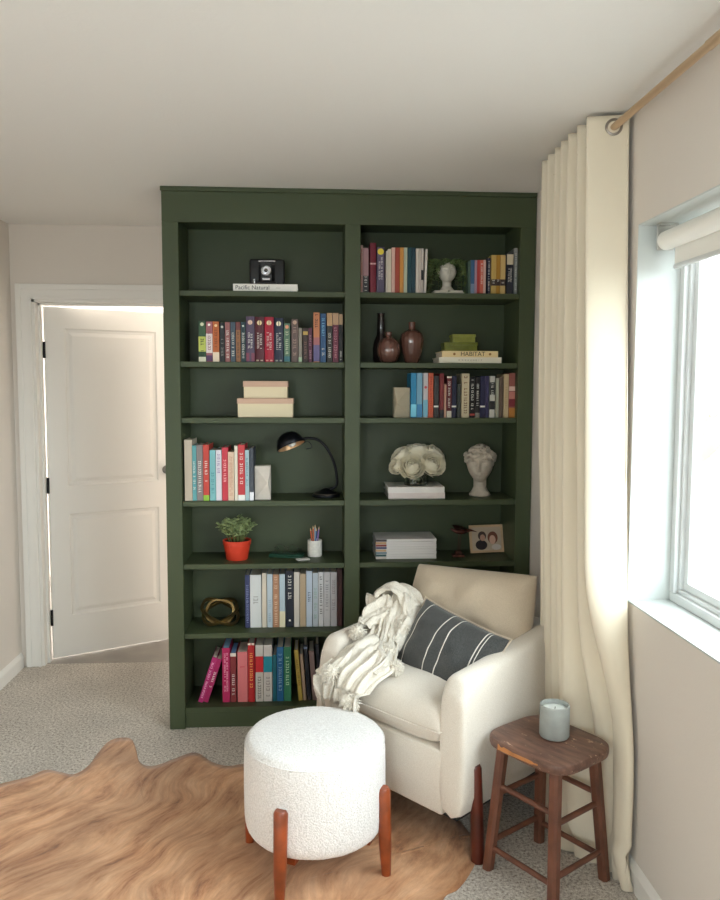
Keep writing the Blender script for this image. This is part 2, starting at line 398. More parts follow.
def book(x0, x1, h, yf, z0, c, label, group, depth=.15, marks=(), lean=0, pages=None, round_=False, name='book', rough=.5):
    """upright book; marks: list of (kind, colour, a, b, rows) with a, b fractions of the height"""
    w = x1-x0; rt = thing(name, label, 'book', ((x0+x1)/2, yf, z0+abs(math.sin(lean))*w/2), 0, group, rot=(0, lean, 0) if lean else None)
    t = min(.0022, w*.14)
    c = tuple(x*.93*.9+sum(c)/3*.93*.1 for x in c); cm = mat('book_cover', c, rough, spec=.4)
    bm = new()
    if round_:
        n = 8; pr = [(-w/2+w*k/n, -.35*w*.35*math.sin(PI*k/n)) for k in range(n+1)]
        a = [bm.verts.new((x, y, 0)) for x, y in pr]+[bm.verts.new((x, y+t, 0)) for x, y in reversed(pr)]
        b = [bm.verts.new((v.co.x, v.co.y, h)) for v in a]
        for i in range(len(a)): j = (i+1) % len(a); bm.faces.new((a[i], a[j], b[j], b[i]))
        bm.faces.new(list(reversed(a))); bm.faces.new(b)
    else: box(bm, (-w/2, 0, 0), (w/2, t, h), .0006, 1)
    box(bm, (-w/2, t, 0), (-w/2+t, depth, h)); box(bm, (w/2-t, t, 0), (w/2, depth, h))
    obj('cover', bm, cm, rt)
    bm = new(); box(bm, (-w/2+t, t, .003), (w/2-t, depth-.004, h-.003)); obj('page_block', bm, mat('book_paper', pages, .9) if pages else PAPER, rt)
    yo = -.0006-(.1*w if round_ else 0)
    for i, mk in enumerate(marks):
        kind, mc, a, b = mk[:4]; rows = mk[4] if len(mk) > 4 else 1
        bm = new(); mm = mat('spine_print', mc, .6)
        if kind == 'text':
            glyphs(bm, w*.62, h*(b-a), rows, hash((round(x0*1000), i)) & 255)
            nm = 'spine_lettering'
        elif kind == 'band': box(bm, (-w/2-.0002, -.0005, h*a), (w/2+.0002, .0006, h*b)); nm = 'spine_band'; yo2 = 0
        elif kind == 'disc': cyl(bm, (0, -.0008, h*a), (0, .0006, h*a), w*b, n=20); nm = 'spine_emblem'
        elif kind == 'block': box(bm, (-w*.36, -.0006, h*a), (w*.36, .0006, h*b)); nm = 'spine_panel'
        if not bm.verts: bm.free(); continue
        o = obj(nm, bm, mm, rt); o.location = (0, yo if kind == 'text' else yo+.0006, h*(a+b)/2 if kind == 'text' else 0)
        if kind == 'text': o.location.y -= .0004
    return rt
W_ = (238, 236, 228); K_ = (28, 28, 32); GO = (222, 190, 120)
def row(tab, shelf, yf, group, where, depth=.15):
    z0 = SH[shelf]+.0004; prev = -9
    for r in tab:
        u0, u1, vt, c, desc, marks = r[:6]; kw = r[6] if len(r) > 6 else {}
        zt = onY((u0+u1)/2, vt, yf).z; h = zt-z0
        zc = 450 if False else vt+10
        x0 = onY(u0, zc, yf).x; x1 = onY(u1, zc, yf).x
        x0 = max(x0, prev+.0006); x1 = min(x1, .1515 if x0 < .16 else .9415)
        lean = kw.pop('lean', 0) if kw else 0
        book(x0, x1, h/max(.5, math.cos(lean)) if lean else h, yf, z0, c, desc+' '+where, group, depth=kw.get('depth', depth), marks=marks, lean=lean, pages=kw.get('pages'), round_=kw.get('round', False))
        prev = x1 if not lean else -9
T = lambda c=W_, a=.2, b=.8, r=1: ('text', c, a, b, r)
B = lambda c, a, b: ('band', c, a, b)
# second shelf, left bay
row([
 (198.5, 205.6, 321, (52, 92, 60), 'green and yellow spined novel, leftmost on its shelf,', [B((186, 196, 96), .25, .62), B((214, 214, 190), 0, .12), ('disc', (220, 220, 190), .92, .25), T((40, 60, 40), .15, .6)]),
 (206, 212.3, 321.5, (176, 104, 112), 'novel with pink, white and purple spine', [B((226, 214, 212), .22, .7), B((84, 54, 92), .02, .16), ('disc', W_, .92, .2), T((140, 70, 90), .3, .8)]),
 (212.6, 219, 321.5, (206, 104, 44), 'orange spined novel with a pale foot', [B((232, 214, 190), 0, .24), ('disc', (240, 210, 160), .9, .22), T((120, 50, 20), .3, .8)]),
 (219.6, 224.6, 323, (32, 36, 40), 'slim black novel with grey lettering', [T((150, 150, 148), .15, .6), ('disc', (200, 200, 190), .9, .25)]),
 (225, 230, 322, (160, 98, 98), 'dusty pink novel', [T(W_, .1, .8)]),
 (230.4, 235.4, 322, (70, 88, 104), 'slate blue novel', [T(W_, .1, .75)]),
 (235.8, 240.4, 322, (158, 106, 68), 'tan and brown novel', [T((60, 40, 30), .1, .75), B((110, 60, 60), .8, 1)]),
 (240.8, 245.6, 322, (36, 66, 74), 'dark teal novel', [T(W_, .1, .75), ('disc', (200, 210, 200), .9, .2)]),
 (246, 254.4, 316.5, (92, 76, 104), 'thick mauve volume with a pale disc', [('disc', (222, 192, 170), .87, .27), T(W_, .3, .65, 2), B((128, 70, 90), .02, .2)], {'round': True}),
 (255, 264, 317, (92, 30, 44), 'thick maroon volume with a cream disc', [('disc', (232, 214, 170), .87, .27), T(W_, .3, .65, 2), ('block', (200, 180, 160), .02, .05)], {'round': True}),
 (264.6, 273.6, 317, (186, 22, 52), 'thick crimson volume with a cream disc', [('disc', (240, 220, 180), .87, .27), T(W_, .28, .65, 2), ('block', (220, 160, 150), .02, .05)], {'round': True}),
 (274.2, 283.2, 318, (38, 46, 72), 'thick navy volume with a cream disc', [('disc', (232, 222, 190), .87, .27), T(W_, .28, .65, 2), ('block', (170, 170, 160), .02, .05)], {'round': True}),
 (284, 290, 323, (92, 128, 104), 'pale green spined novel with a tan emblem', [('disc', (222, 150, 120), .9, .3), T((220, 222, 190), .2, .8), B((60, 110, 120), .02, .15)]),
 (291.4, 298, 319, (110, 90, 84), 'brown-grey spined novel', [('disc', (190, 160, 140), .92, .3), T((180, 150, 140), .15, .8)]),
 (298.6, 302, 328, (150, 142, 130), 'thin pale grey paperback', [B((170, 190, 160), .02, .15)]),
 (303, 307.8, 328, (68, 48, 44), 'short dark brown paperback', [B((190, 160, 90), .8, .9), T((150, 110, 100), .1, .6)]),
 (308.4, 312.2, 328, (96, 44, 68), 'short plum paperback', [T((190, 150, 160), .1, .8)]),
 (313.4, 319.6, 312.5, (206, 128, 84), 'tall novel fading from orange to violet', [B((96, 90, 132), .02, .35), B((160, 100, 104), .35, .5), T((60, 40, 40), .7, .95)]),
 (320.4, 326, 313.5, (44, 86, 132), 'tall blue novel', [T((120, 180, 210), .5, .9), T(W_, .05, .3)]),
 (327, 332.2, 313, (58, 54, 50), 'tall dark novel with a tan head', [B((176, 142, 106), .74, 1), T(W_, .1, .6)]),
 (332.8, 338.4, 313, (112, 40, 64), 'tall burgundy novel with a tan head', [B((170, 138, 110), .76, 1), T((200, 140, 150), .1, .7)]),
 (339, 342.8, 314, (36, 34, 36), 'tall black novel with a tan head, rightmost,', [B((160, 134, 106), .78, 1), T(W_, .05, .3)]),
], 1, 3.56, 'novels on the second shelf of the left bay', 'on the left second shelf')
# top shelf, right bay
row([
 (360.8, 362.9, 245, (196, 160, 150), 'thin pale book with red dashes, leftmost,', [T((170, 50, 50), .05, .95)]),
 (363.2, 368.6, 248, (178, 132, 138), 'pink book with a black lower half', [B((50, 46, 52), .0, .38), T(W_, .05, .35)]),
 (370, 376, 243, (126, 26, 48), 'tall crimson book with a white hoop', [B((222, 190, 186), .57, .6)], {'round': True}),
 (377, 384.4, 247, (96, 84, 112), 'grey-violet book with a yellow disc at its head', [('disc', (226, 206, 60), .9, .42), T(W_, .3, .78, 2)]),
 (386, 387.7, 251, (222, 212, 200), 'very thin white book', []),
 (388, 391.3, 249, (224, 212, 190), 'slim cream book', []),
 (391.7, 395, 247.5, (232, 186, 172), 'pale pink spined book', []),
 (395.2, 399.8, 247.5, (178, 66, 44), 'brick red spined book', []),
 (400, 403.8, 247.5, (222, 150, 60), 'ochre spined book', []),
 (404, 407.4, 247.5, (188, 196, 172), 'pale sage spined book', []),
 (407.7, 411.4, 247.5, (28, 76, 88), 'left one of the two dark teal books', []),
 (411.7, 415.6, 247.5, (22, 62, 78), 'right one of the two dark teal books', []),
 (416, 418.8, 248.5, (226, 216, 204), 'white book right beside the dark teal pair', []),
 (419.1, 421, 248.5, (218, 204, 194), 'second white book to the right of the dark teal pair', []),
 (421.4, 423.6, 248.5, (216, 204, 196), 'white notebook with a black clasp', [('block', K_, .36, .5), B(K_, .3, .52)]),
 (424.2, 426.4, 249, (230, 220, 212), 'white book leaning beside the trailing plant', [], {'lean': .03}),
], 0, 3.56, 'books on the top shelf of the right bay', 'on the right top shelf', .14)
row([
 (468.4, 470.7, 261, (70, 96, 84), 'grey-green slim book beside the trailing plant', []),
 (471, 474.6, 260, (60, 104, 152), 'mid blue slim book', [B((120, 140, 170), .0, .3)]),
 (474.9, 477, 260, (186, 150, 172), 'lilac slim book', []),
 (477.3, 480, 260, (202, 62, 62), 'bright red slim book', []),
 (480.2, 483.4, 260, (222, 108, 84), 'coral orange slim book', [T(W_, .3, .9)]),
 (483.6, 486, 260, (220, 180, 168), 'pale pink slim book next to the coral one', []),
 (487.4, 490.6, 258, (40, 40, 66), 'dark navy paperback', [T(W_, .1, .9)]),
 (491.4, 496.3, 255, (214, 176, 92), 'light yellow book with dark band, left of the matching three,', [B((60, 46, 44), .22, .38), T(W_, .24, .36)]),
 (496.5, 500.4, 255, (196, 142, 44), 'deep ochre book with dark band, middle of the matching three,', [B((60, 46, 44), .22, .38), T(W_, .24, .36)]),
 (500.7, 505.6, 255, (218, 182, 112), 'pale yellow book with dark band, right of the matching three,', [B((60, 46, 44), .22, .38), T(W_, .24, .36)]),
 (507, 513.4, 253, (40, 42, 56), 'black book with a cream head', [B((210, 196, 170), .72, .97), T(W_, .3, .65, 2)]),
 (514.4, 519, 248, (150, 152, 150), 'silver-grey book, rightmost,', [T((210, 210, 205), .1, .9)]),
], 0, 3.56, 'books on the top shelf of the right bay', 'on the right top shelf', .13)
# third shelf, right bay
row([
 (411, 416.6, 373, (26, 138, 190), 'bright blue book next to the bookend', [B((120, 200, 226), .02, .3)]),
 (417, 422.4, 373, (120, 176, 206), 'light blue book', [B((60, 130, 180), .02, .3)]),
 (423.4, 428, 373, (206, 200, 204), 'white and pale blue book with a red spot', [B((120, 176, 200), .02, .4), ('disc', (190, 70, 80), .68, .3)]),
 (428.6, 433.4, 373, (226, 98, 60), 'orange-red book', [T((170, 40, 30), .1, .9)]),
 (434, 438.8, 376, (54, 52, 54), 'charcoal book with one white band beside the orange-red book', [B(W_, .25, .29)]),
 (439.8, 444, 373.5, (132, 40, 44), 'dark red book', [B(K_, 0, .18)]),
 (444.3, 446.4, 384, (200, 152, 128), 'short thin peach book', []),
 (447, 451.6, 376, (110, 36, 44), 'maroon book with cream head and foot', [B((220, 212, 196), .95, .99), B((206, 200, 184), .0, .16), T(W_, .25, .9)]),
 (452, 456.6, 376, (34, 36, 66), 'navy book with one white band beside the maroon book', [B(W_, .25, .29)]),
 (457.4, 460.6, 384, (60, 66, 60), 'short dark grey-green book', []),
 (462, 469.4, 373.5, (214, 200, 164), 'tall cream book with brown lettering', [T((120, 84, 60), .1, .92)]),
 (470, 475, 377, (28, 28, 30), 'black book with large white lettering', [T(W_, .2, .92, 1), B((180, 70, 60), .05, .1)]),
 (475.6, 480, 377, (34, 30, 32), 'black book with a pale foot and fine lettering', [T(W_, .3, .85), B((120, 120, 112), .0, .12)]),
 (480.4, 485.3, 376, (34, 34, 74), 'dark navy book with one white band after the black books', [B(W_, .25, .29)]),
 (485.6, 489, 376, (58, 54, 96), 'plain indigo book', []),
 (490, 495, 376, (206, 206, 196), 'black and white patterned book', [B(K_, .55, .85), B(K_, .2, .4), T(W_, .56, .84)]),
 (496, 499, 378, (168, 170, 150), 'slim grey-green book', []),
 (499.6, 503, 377, (108, 88, 74), 'plain brown book', []),
 (504, 508.8, 374, (206, 182, 140), 'plain tan cream book', [T((170, 140, 100), .2, .8)]),
 (509.2, 516.2, 373, (158, 86, 76), 'tall book with stacked pink, red and amber panels, rightmost,', [B((222, 190, 176), .6, .7), B((190, 120, 110), .42, .58), B((120, 30, 44), .25, .42), B((178, 118, 50), .0, .22)]),
], 2, 3.56, 'books on the third shelf of the right bay', 'on the right third shelf')
# fourth shelf, left bay
row([
 (184.2, 191.8, 439.8, (206, 190, 168), 'tall thick beige book, leftmost,', []),
 (192.1, 196.2, 445.5, (92, 170, 176), 'slim teal book between beige and grey ones', [T(W_, .2, .7)]),
 (196.5, 202.6, 445, (140, 130, 130), 'grey book with white lettering', [T(W_, .15, .7)]),
 (203, 208.8, 444.8, (214, 66, 54), 'tomato red book with a green foot', [T(W_, .35, .75), B((140, 184, 60), .0, .1)]),
 (209.6, 215.4, 450, (124, 192, 198), 'light aqua book', [T((60, 130, 140), .15, .6)]),
 (215.8, 221.4, 450, (226, 222, 232), 'white book with violet lettering', [T((130, 100, 160), .55, .9)]),
 (221.9, 227.6, 447.5, (218, 54, 72), 'raspberry red book', [T((250, 200, 200), .35, .8)]),
 (228, 233.8, 452, (240, 208, 180), 'peach coloured book', [T((190, 130, 100), .1, .9, 2)]),
 (234.3, 237.5, 445.8, (236, 228, 208), 'slim cream white book', []),
 (237.9, 244.6, 444.8, (216, 56, 62), 'red book with a white foot', [T(W_, .3, .85), B((236, 236, 232), .0, .1)]),
 (245, 249, 450, (170, 206, 214), 'slim pale blue book', [T((80, 130, 150), .3, .9)]),
 (249.5, 253.4, 448, (70, 76, 88), 'slim slate book with a white foot', [B((232, 234, 240), .0, .16)]),
], 3, 3.548, 'books on the fourth shelf of the left bay', 'on the left fourth shelf', .16)
# sixth shelf, left bay
row([
 (245, 249.6, 575, (58, 66, 112), 'navy blue hardback, leftmost,', [T((140, 150, 190), .1, .8)]),
 (250, 261.2, 575, (224, 228, 228), 'widest white hardback', [T((170, 170, 170), .45, .6)]),
 (262, 266.4, 573, (228, 216, 196), 'slim cream hardback', []),
 (267, 272.4, 574, (196, 212, 222), 'pale blue hardback left of the copper one', [T((140, 160, 180), .1, .5)]),
 (272.9, 278.8, 574.5, (196, 140, 104), 'copper spined book with cream dots', [T((236, 214, 186), .05, .95)]),
 (279.4, 285, 574, (190, 210, 222), 'pale blue hardback with a cream foot after the copper one', [B((230, 220, 190), .0, .3)]),
 (285.9, 293.4, 571, (30, 38, 56), 'black-navy hardback with white dots', [T(W_, .5, .9), ('disc', W_, .12, .14)]),
 (294, 299.4, 572, (224, 216, 206), 'off-white hardback', []),
 (300, 305.8, 573.8, (198, 174, 142), 'tan linen hardback', []),
 (306.3, 312.2, 571, (198, 214, 232), 'sky-pale hardback right of the tan one', [T((60, 70, 100), .45, .6)]),
 (312.8, 318, 573, (196, 208, 218), 'blue-grey white hardback', [T((130, 170, 150), .15, .7)]),
 (318.5, 323.5, 572, (226, 226, 228), 'white hardback with black lettering', [T(K_, .2, .9)]),
 (324, 330, 572, (206, 204, 206), 'light grey hardback, left of a pair,', [T((120, 120, 124), .3, .85)]),
 (330.5, 336.8, 572, (196, 192, 196), 'light grey hardback, right of a pair,', [T((140, 130, 134), .3, .85)]),
 (337.3, 342.2, 569, (76, 40, 40), 'dark oxblood hardback, rightmost,', []),
], 5, 3.61, 'books on the sixth shelf of the left bay', 'on the left sixth shelf', .17)
# bottom shelf, left bay
row([
 (197.6, 202.2, 658.5, (202, 40, 120), 'magenta book leaning over, left of the leaning pair,', [T((250, 200, 225), .1, .9)], {'lean': .315}),
 (202.6, 207.6, 660, (188, 30, 100), 'magenta book leaning over, right of the leaning pair,', [T(W_, .35, .7)], {'lean': .315}),
 (222.2, 229.6, 648, (204, 30, 96), 'upright magenta book', [T((250, 190, 210), .2, .9, 2)], {'pages': (150, 190, 220)}),
 (230.4, 236, 653, (150, 50, 56), 'white edged red book with bold lettering', [B((226, 214, 204), .93, 1), T(W_, .15, .58, 1)], {'pages': (120, 160, 210)}),
 (237.4, 247.4, 652, (240, 124, 128), 'wide coral pink book', [T((210, 80, 90), .68, .72)]),
 (247.9, 254.4, 643, (206, 38, 44), 'tall scarlet book', [T((240, 180, 90), .25, .85), B((240, 220, 200), .965, 1)], {'round': True}),
 (255.4, 263.1, 645, (216, 208, 200), 'white spined book with a red square', [B((196, 30, 40), .52, .8), T((120, 112, 108), .05, .45)]),
 (263.6, 272, 645, (220, 212, 206), 'white spined book with a teal square', [B((22, 140, 160), .52, .8), T((150, 140, 136), .05, .45)]),
 (272.7, 276.4, 655, (22, 110, 126), 'slim teal book', []),
 (276.8, 283.4, 647, (28, 104, 160), 'royal blue book', [T((150, 190, 220), .2, .85)]),
 (283.8, 291, 647, (50, 132, 96), 'emerald green book', [T((190, 220, 190), .3, .8)]),
 (298.6, 302.6, 650, (196, 166, 70), 'mustard book leaning left', [T((120, 90, 30), .3, .8)], {'lean': -.085}),
 (303.4, 306.4, 654, (178, 150, 126), 'slim tan book leaning left', [], {'lean': -.075}),
 (307.6, 311, 645, (34, 34, 44), 'black book leaning left between tan and taupe ones', [B((130, 150, 180), .93, .96)], {'lean': -.07}),
 (312.6, 317.2, 651, (142, 116, 112), 'taupe book leaning left', [], {'lean': -.07}),
 (319, 322.2, 644, (38, 38, 48), 'slim black book, rightmost and partly behind the armchair,', [], {'lean': -.06}),
], 6, 3.588, 'books on the bottom shelf of the left bay', 'on the left bottom shelf', .16)

def flat_book(u0, u1, v0, v1, yf, z0, c, label, group=None, depth=.2, marks=None, txt=None):
    p0 = onY(u0, (v0+v1)/2, yf); p1 = onY(u1, (v0+v1)/2, yf); h = onY(u0, v0, yf).z-onY(u0, v1, yf).z
    w = p1.x-p0.x; rt = thing('book', label, 'book', ((p0.x+p1.x)/2, yf, z0), 0, group)
    t = min(.003, h*.14); bm = new(); box(bm, (-w/2, 0, 0), (w/2, depth, t)); box(bm, (-w/2, 0, h-t), (w/2, depth, h)); box(bm, (-w/2, 0, t), (w/2, t, h-t)); obj('cover', bm, mat('book_cover', c, .5), rt)
    bm = new(); box(bm, (-w/2+.004, t, t), (w/2-.004, depth-.004, h-t)); obj('page_block', bm, PAPER, rt)
    if txt:
        for s, size, x, cc in txt: text_mesh('spine_lettering', s, size, mat('spine_print', cc, .6), rt, (x*w, -.0008, h*.5), (PI/2, 0, 0), align='CENTER')
    return rt, h
b1, h1 = flat_book(233, 297.5, 283.6, 291.0, 3.548, SH[0]+.0004, (230, 228, 222), 'white book lying flat under the vintage camera on the left top shelf', txt=[('Pacific Natural', .026, -.2, (60, 60, 70)), ('—', .02, .2, (150, 150, 150))])
b2, h2 = flat_book(439, 501.5, 357.2, 363, 3.548, SH[1]+.0004, (226, 220, 202), 'cream white book at the bottom of the flat stack on the right second shelf', 'flat books on the right second shelf')
bm = new(); glyphs(bm, .008, .11, 1, 3); o_ = obj('spine_lettering', bm, mat('spine_print', (130, 120, 110), .6), b2); o_.rotation_euler = (0, PI/2, 0); o_.location = (0, -.001, h2/2)
b3, h3 = flat_book(442, 498, 351.0, 357.2, 3.552, SH[1]+.0008+h2, (226, 204, 152), 'warm cream book lettered HABITAT on top of the flat stack on the right second shelf', 'flat books on the right second shelf', txt=[('HABITAT', .028, .05, (60, 50, 40))])
for sx in (-.33, .42):
    bm = new(); lathe(bm, [(.006, 0), (.006, .0008)], 12, (sx*.22, 0, h3/2), (PI/2, 0, 0)); obj('spine_emblem', bm, mat('spine_print', (150, 110, 60), .6), b3)
b4, h4 = flat_book(388.5, 445, 493.6, 499.4, 3.575, SH[3]+.0004, (216, 204, 200), 'pinkish grey book at the bottom under the vase of roses', 'flat books under the roses')
b5, h5 = flat_book(388, 444.5, 487.6, 493.3, 3.575, SH[3]+.0008+h4, (224, 220, 216), 'white book with dark back lying directly under the vase of roses', 'flat books under the roses')
# magazines
mcol = [((70, 60, 66), 'dark plum'), ((196, 160, 120), 'sandy'), ((150, 70, 60), 'brick'), ((90, 90, 120), 'slate violet'), ((206, 170, 130), 'apricot'), ((120, 140, 150), 'blue grey'), ((60, 90, 90), 'dark teal'), ((200, 190, 180), 'pale stone')]
zz = SH[4]+.0004; mh = .0118
for i, (c, nm) in enumerate(reversed(mcol)):
    x0 = onY(376, 547, 3.60).x; x1 = onY(436.5, 547, 3.60).x; j = random.uniform(-.002, .002)
    rt = thing('magazine', 'magazine with %s spine patch, %s in the stack on the shelf' % (nm, ['lowest', 'second lowest', 'third lowest', 'fourth lowest', 'fourth from top', 'third from top', 'second from top', 'topmost'][i]), 'magazine', ((x0+x1)/2+j, 3.60+j, zz), 0, 'stacked magazines'); w = x1-x0
    bm = new(); box(bm, (-w/2, 0, 0), (w/2, .185, mh-.0008), .001, 1); obj('page_block', bm, mat('magazine_paper', (224, 220, 218), .7, bump=.2, bscale=500), rt)
    bm = new(); box(bm, (-w/2-.0005, -.0006, .0005), (-w/2+.05, .02, mh-.0016)); obj('cover_patch', bm, mat('magazine_cover', c, .4), rt)
    zz += mh
# ------------------------------------------------------------------ objects on the shelves
def fl(u, v, z): p = onZ(u, v, z); return p
# folding camera
p = onY(267, 283, 3.645); z = SH[0]+.0006+h1
fc = thing('folding_camera', 'black vintage folding camera with silver lens standing on the white flat book', 'camera', (p.x, 3.645, z)); fc.scale = (1.08, 1.08, 1.12)
BK = mat('black_leatherette', (20, 20, 24), .45, bump=.4, bscale=300); CHR = mat('chrome', (190, 190, 195), .2, 1)
bm = new(); box(bm, (-.074, .0, .0), (.074, .032, .112), .008, 3); obj('camera_body', bm, BK, fc, auto=40)
bm = new(); box(bm, (-.036, -.002, .100), (.036, .012, .107), .002); obj('silver_trim', bm, CHR, fc)
bm = new(); box(bm, (-.042, -.07, .006), (.042, .001, .012), .002); obj('drop_bed', bm, BK, fc)
bm = new()
rings = []
for k in range(13):
    t = k/12; s_ = .036-.014*t; s_ *= (1 if k % 2 else .86); y = -.002-.05*t; zc = .056
    rings.append([bm.verts.new((a*s_, y, zc+b*s_)) for a, b in ((-1, -1), (1, -1), (1, 1), (-1, 1))])
for a, b in zip(rings, rings[1:]):
    for i in range(4): bm.faces.new((a[i], a[(i+1) % 4], b[(i+1) % 4], b[i]))
bm.faces.new(rings[-1]); obj('bellows', bm, BK, fc)
bm = new(); box(bm, (-.024, -.060, .014), (.024, -.054, .088), .004); obj('front_standard', bm, BK, fc)
ln = None
bm = new(); lathe(bm, [(.021, 0), (.021, .008), (.017, .011), (.0165, .004), (.011, .004), (.011, .013), (.008, .013)], 28, (0, -.060, .056), (PI/2, 0, 0)); ln = obj('lens', bm, CHR, fc, auto=30)
bm = new(); lathe(bm, [(.0085, 0), (.007, .004), (.003, .006)], 20, (0, -.072, .056), (PI/2, 0, 0)); obj('lens_glass', bm, mat('lens_glass', (12, 14, 24), .05, coat=1), ln, smooth=True)
bm = new(); box(bm, (-.017, -.066, .018), (.017, -.058, .028), .003); obj('shutter_plate', bm, CHR, fc)
bm = new(); lathe(bm, [(.009, 0), (.007, .004), (.006, .02), (.008, .024), (.008, .028)], 16, (-.052, -.012, 0)); obj('release_knob', bm, CHR, fc, auto=35)

# lidded boxes, left third shelf
CREAM = mat('cream_cardboard', (226, 212, 180), .75, bump=.1, bscale=80); LIDC = mat('cream_cardboard_lid', (206, 172, 150), .7, bump=.1, bscale=80)
def lidbox(u0, u1, v0, v1, yf, z0, dep, label, lidf, body, lid, name='keepsake_box', cat='box', group=None, rotz=0):
    a = onY(u0, (v0+v1)/2, yf); b = onY(u1, (v0+v1)/2, yf); h = onY(u0, v0, yf).z-onY(u0, v1, yf).z; w = b.x-a.x
    rt = thing(name, label, cat, ((a.x+b.x)/2, yf, z0), rotz, group)
    bm = new(); box(bm, (-w/2+.003, .003, 0), (w/2-.003, dep-.003, h*(1-lidf)+.001), .002); obj('box_base', bm, body, rt)
    bm = new(); box(bm, (-w/2, 0, h*(1-lidf)), (w/2, dep, h), .003); box(bm, (-w/2-.0005, -.0005, h*(1-lidf)), (w/2+.0005, dep+.0005, h*(1-lidf)+.003)); obj('lid', bm, lid, rt)
    return h
hb = lidbox(237, 293.5, 398.5, 417.6, 3.58, SH[2]+.0004, .17, 'larger cream lidded box, lower of the two on the left third shelf', .28, CREAM, LIDC, group='cream boxes')
lidbox(243, 288, 381, 398.2, 3.60, SH[2]+.0008+hb, .14, 'smaller cream lidded box, upper of the two on the left third shelf', .34, CREAM, LIDC, group='cream boxes')
GRN = mat('olive_green_glaze', (120, 126, 44), .35, vary=.25, vscale=20); GRN2 = mat('light_olive_glaze', (142, 146, 62), .35, vary=.2, vscale=20)
zb = SH[1]+.0012+h2+h3
hg = lidbox(444, 478, 341.5, 351, 3.64, zb, .10, 'wider olive green box, lower of two resting on the cream HABITAT book', .3, GRN, GRN, 'green_box', group='olive green boxes')
lidbox(452, 476, 333.3, 341.4, 3.65, zb+hg+.0004, .08, 'narrower olive green box, topmost above the cream HABITAT book', .3, GRN2, GRN2, 'green_box', group='olive green boxes')

# bookends: blocks with faceted diamond front
def bookend(u0, u1, v0, v1, yf, z0, c, label, flip, rotz=0):
    a = onY(u0, (v0+v1)/2, yf); b = onY(u1, (v0+v1)/2, yf); h = onY(u0, v0, yf).z-z0; w = b.x-a.x
    bm = new(); d = .055
    px = (w*.34 if flip else -w*.34); pk = bm.verts.new((px, -.022, h*.5))
    f = [bm.verts.new(q) for q in ((-w/2, 0, 0), (w/2, 0, 0), (w/2, 0, h), (-w/2, 0, h))]; g = [bm.verts.new((v.co.x, d, v.co.z)) for v in f]
    for i in range(4): bm.faces.new((f[i], f[(i+1) % 4], pk)); bm.faces.new((f[i], f[(i+1) % 4], g[(i+1) % 4], g[i]))
    bm.faces.new(g)
    o = obj('bookend', bm, mat('stone_'+label[:4], c, .7, vary=.06, vscale=30, bump=.15, bscale=80)); o.location = ((a.x+b.x)/2, yf, z0); o.rotation_euler.z = rotz
    tag(o, label, 'bookend', 'faceted stone bookends')
bookend(254.8, 270.5, 466, 497.5, 3.575, SH[3]+.0004, (206, 198, 188), 'pale grey faceted block bookend closing the book row on the left fourth shelf', True)
bookend(394, 409.8, 387.5, 417, 3.575, SH[2]+.0004, (170, 160, 138), 'taupe faceted block bookend left of the bright blue book on the right third shelf', False)

# gooseneck lamp
p = fl(326, 497, SH[3]); LB = mat('oiled_black_metal', (24, 25, 30), .35, .6)
dl = thing('desk_lamp', 'black gooseneck desk lamp with a brass lined shade on the left fourth shelf', 'lamp', (p.x, 3.66, SH[3]+.0004))
bm = new(); lathe(bm, [(.0, 0), (.062, 0), (.066, .004), (.064, .012), (.056, .016), (.05, .02), (.032, .028), (.02, .036), (.014, .04), (0, .042)], 40, cap=False); obj('lamp_base', bm, LB, dl, smooth=True)
bm = new(); lathe(bm, [(.0585, .0125), (.0595, .014), (.0575, .0165), (.0545, .018)], 40, cap=False); obj('base_ring', bm, mat('worn_metal_ring', (120, 112, 104), .4, .8), dl, smooth=True)
def lp(u, v, Y=3.66): q = onY(u, v, Y); return Vector((q.x-p.x, Y-3.66, q.z-SH[3]-.0004))
arm = catmull([(.0, 0, .03), lp(336, 486), lp(336.5, 474), lp(333, 460), lp(326, 447), lp(318, 440), lp(309, 438), lp(303, 439)], 40)
arm[0] = Vector((.02, 0, .03))
bm = new(); tube(bm, arm, .0068, 10); obj('gooseneck', bm, LB, dl, smooth=True)
sc_ = lp(290, 443); sc_.y = -.01
ax = Matrix.Rotation(math.radians(-22), 4, 'Y') @ Matrix.Rotation(math.radians(-13), 4, 'X')
bm = new()
prof = [(.0, .052), (.018, .0505), (.036, .043), (.052, .028), (.062, .008), (.068, -.016)]
lathe(bm, prof, 36, sc_, ax, cap=False); obj('lamp_shade', bm, LB, dl, smooth=True, solid=.002)
bm = new(); lathe(bm, [(r*.965, z-.001) for r, z in prof], 36, sc_, ax, cap=False); o_ = obj('shade_lining', bm, mat('pale_brass_lining', (200, 160, 120), .4, .5), dl, smooth=True); o_['label'] = 'brass coloured lining of the shade'
bm = new(); sphere(bm, sc_+ax.to_3x3() @ Vector((.008, 0, .002)), .023, 3); obj('bulb', bm, mat('bulb_glass', (232, 232, 228), .25, coat=.5), dl, smooth=True)
q = lp(303, 439)
bm = new(); cyl(bm, q+Vector((-.016, 0, -.001)), q+Vector((.010, 0, 0)), .009, .007); cyl(bm, q+Vector((-.004, -.012, 0)), q+Vector((-.004, .012, 0)), .004); sphere(bm, q+Vector((-.004, -.014, 0)), .006, 2); obj('swivel_joint', bm, LB, dl, auto=40)
bm = new(); tube(bm, catmull([lp(304, 443)+Vector((0, -.006, 0)), lp(308, 441)+Vector((0, -.01, 0)), lp(312, 447), lp(306, 449)], 10), .0022, 6); obj('switch_lever', bm, LB, dl, smooth=True)

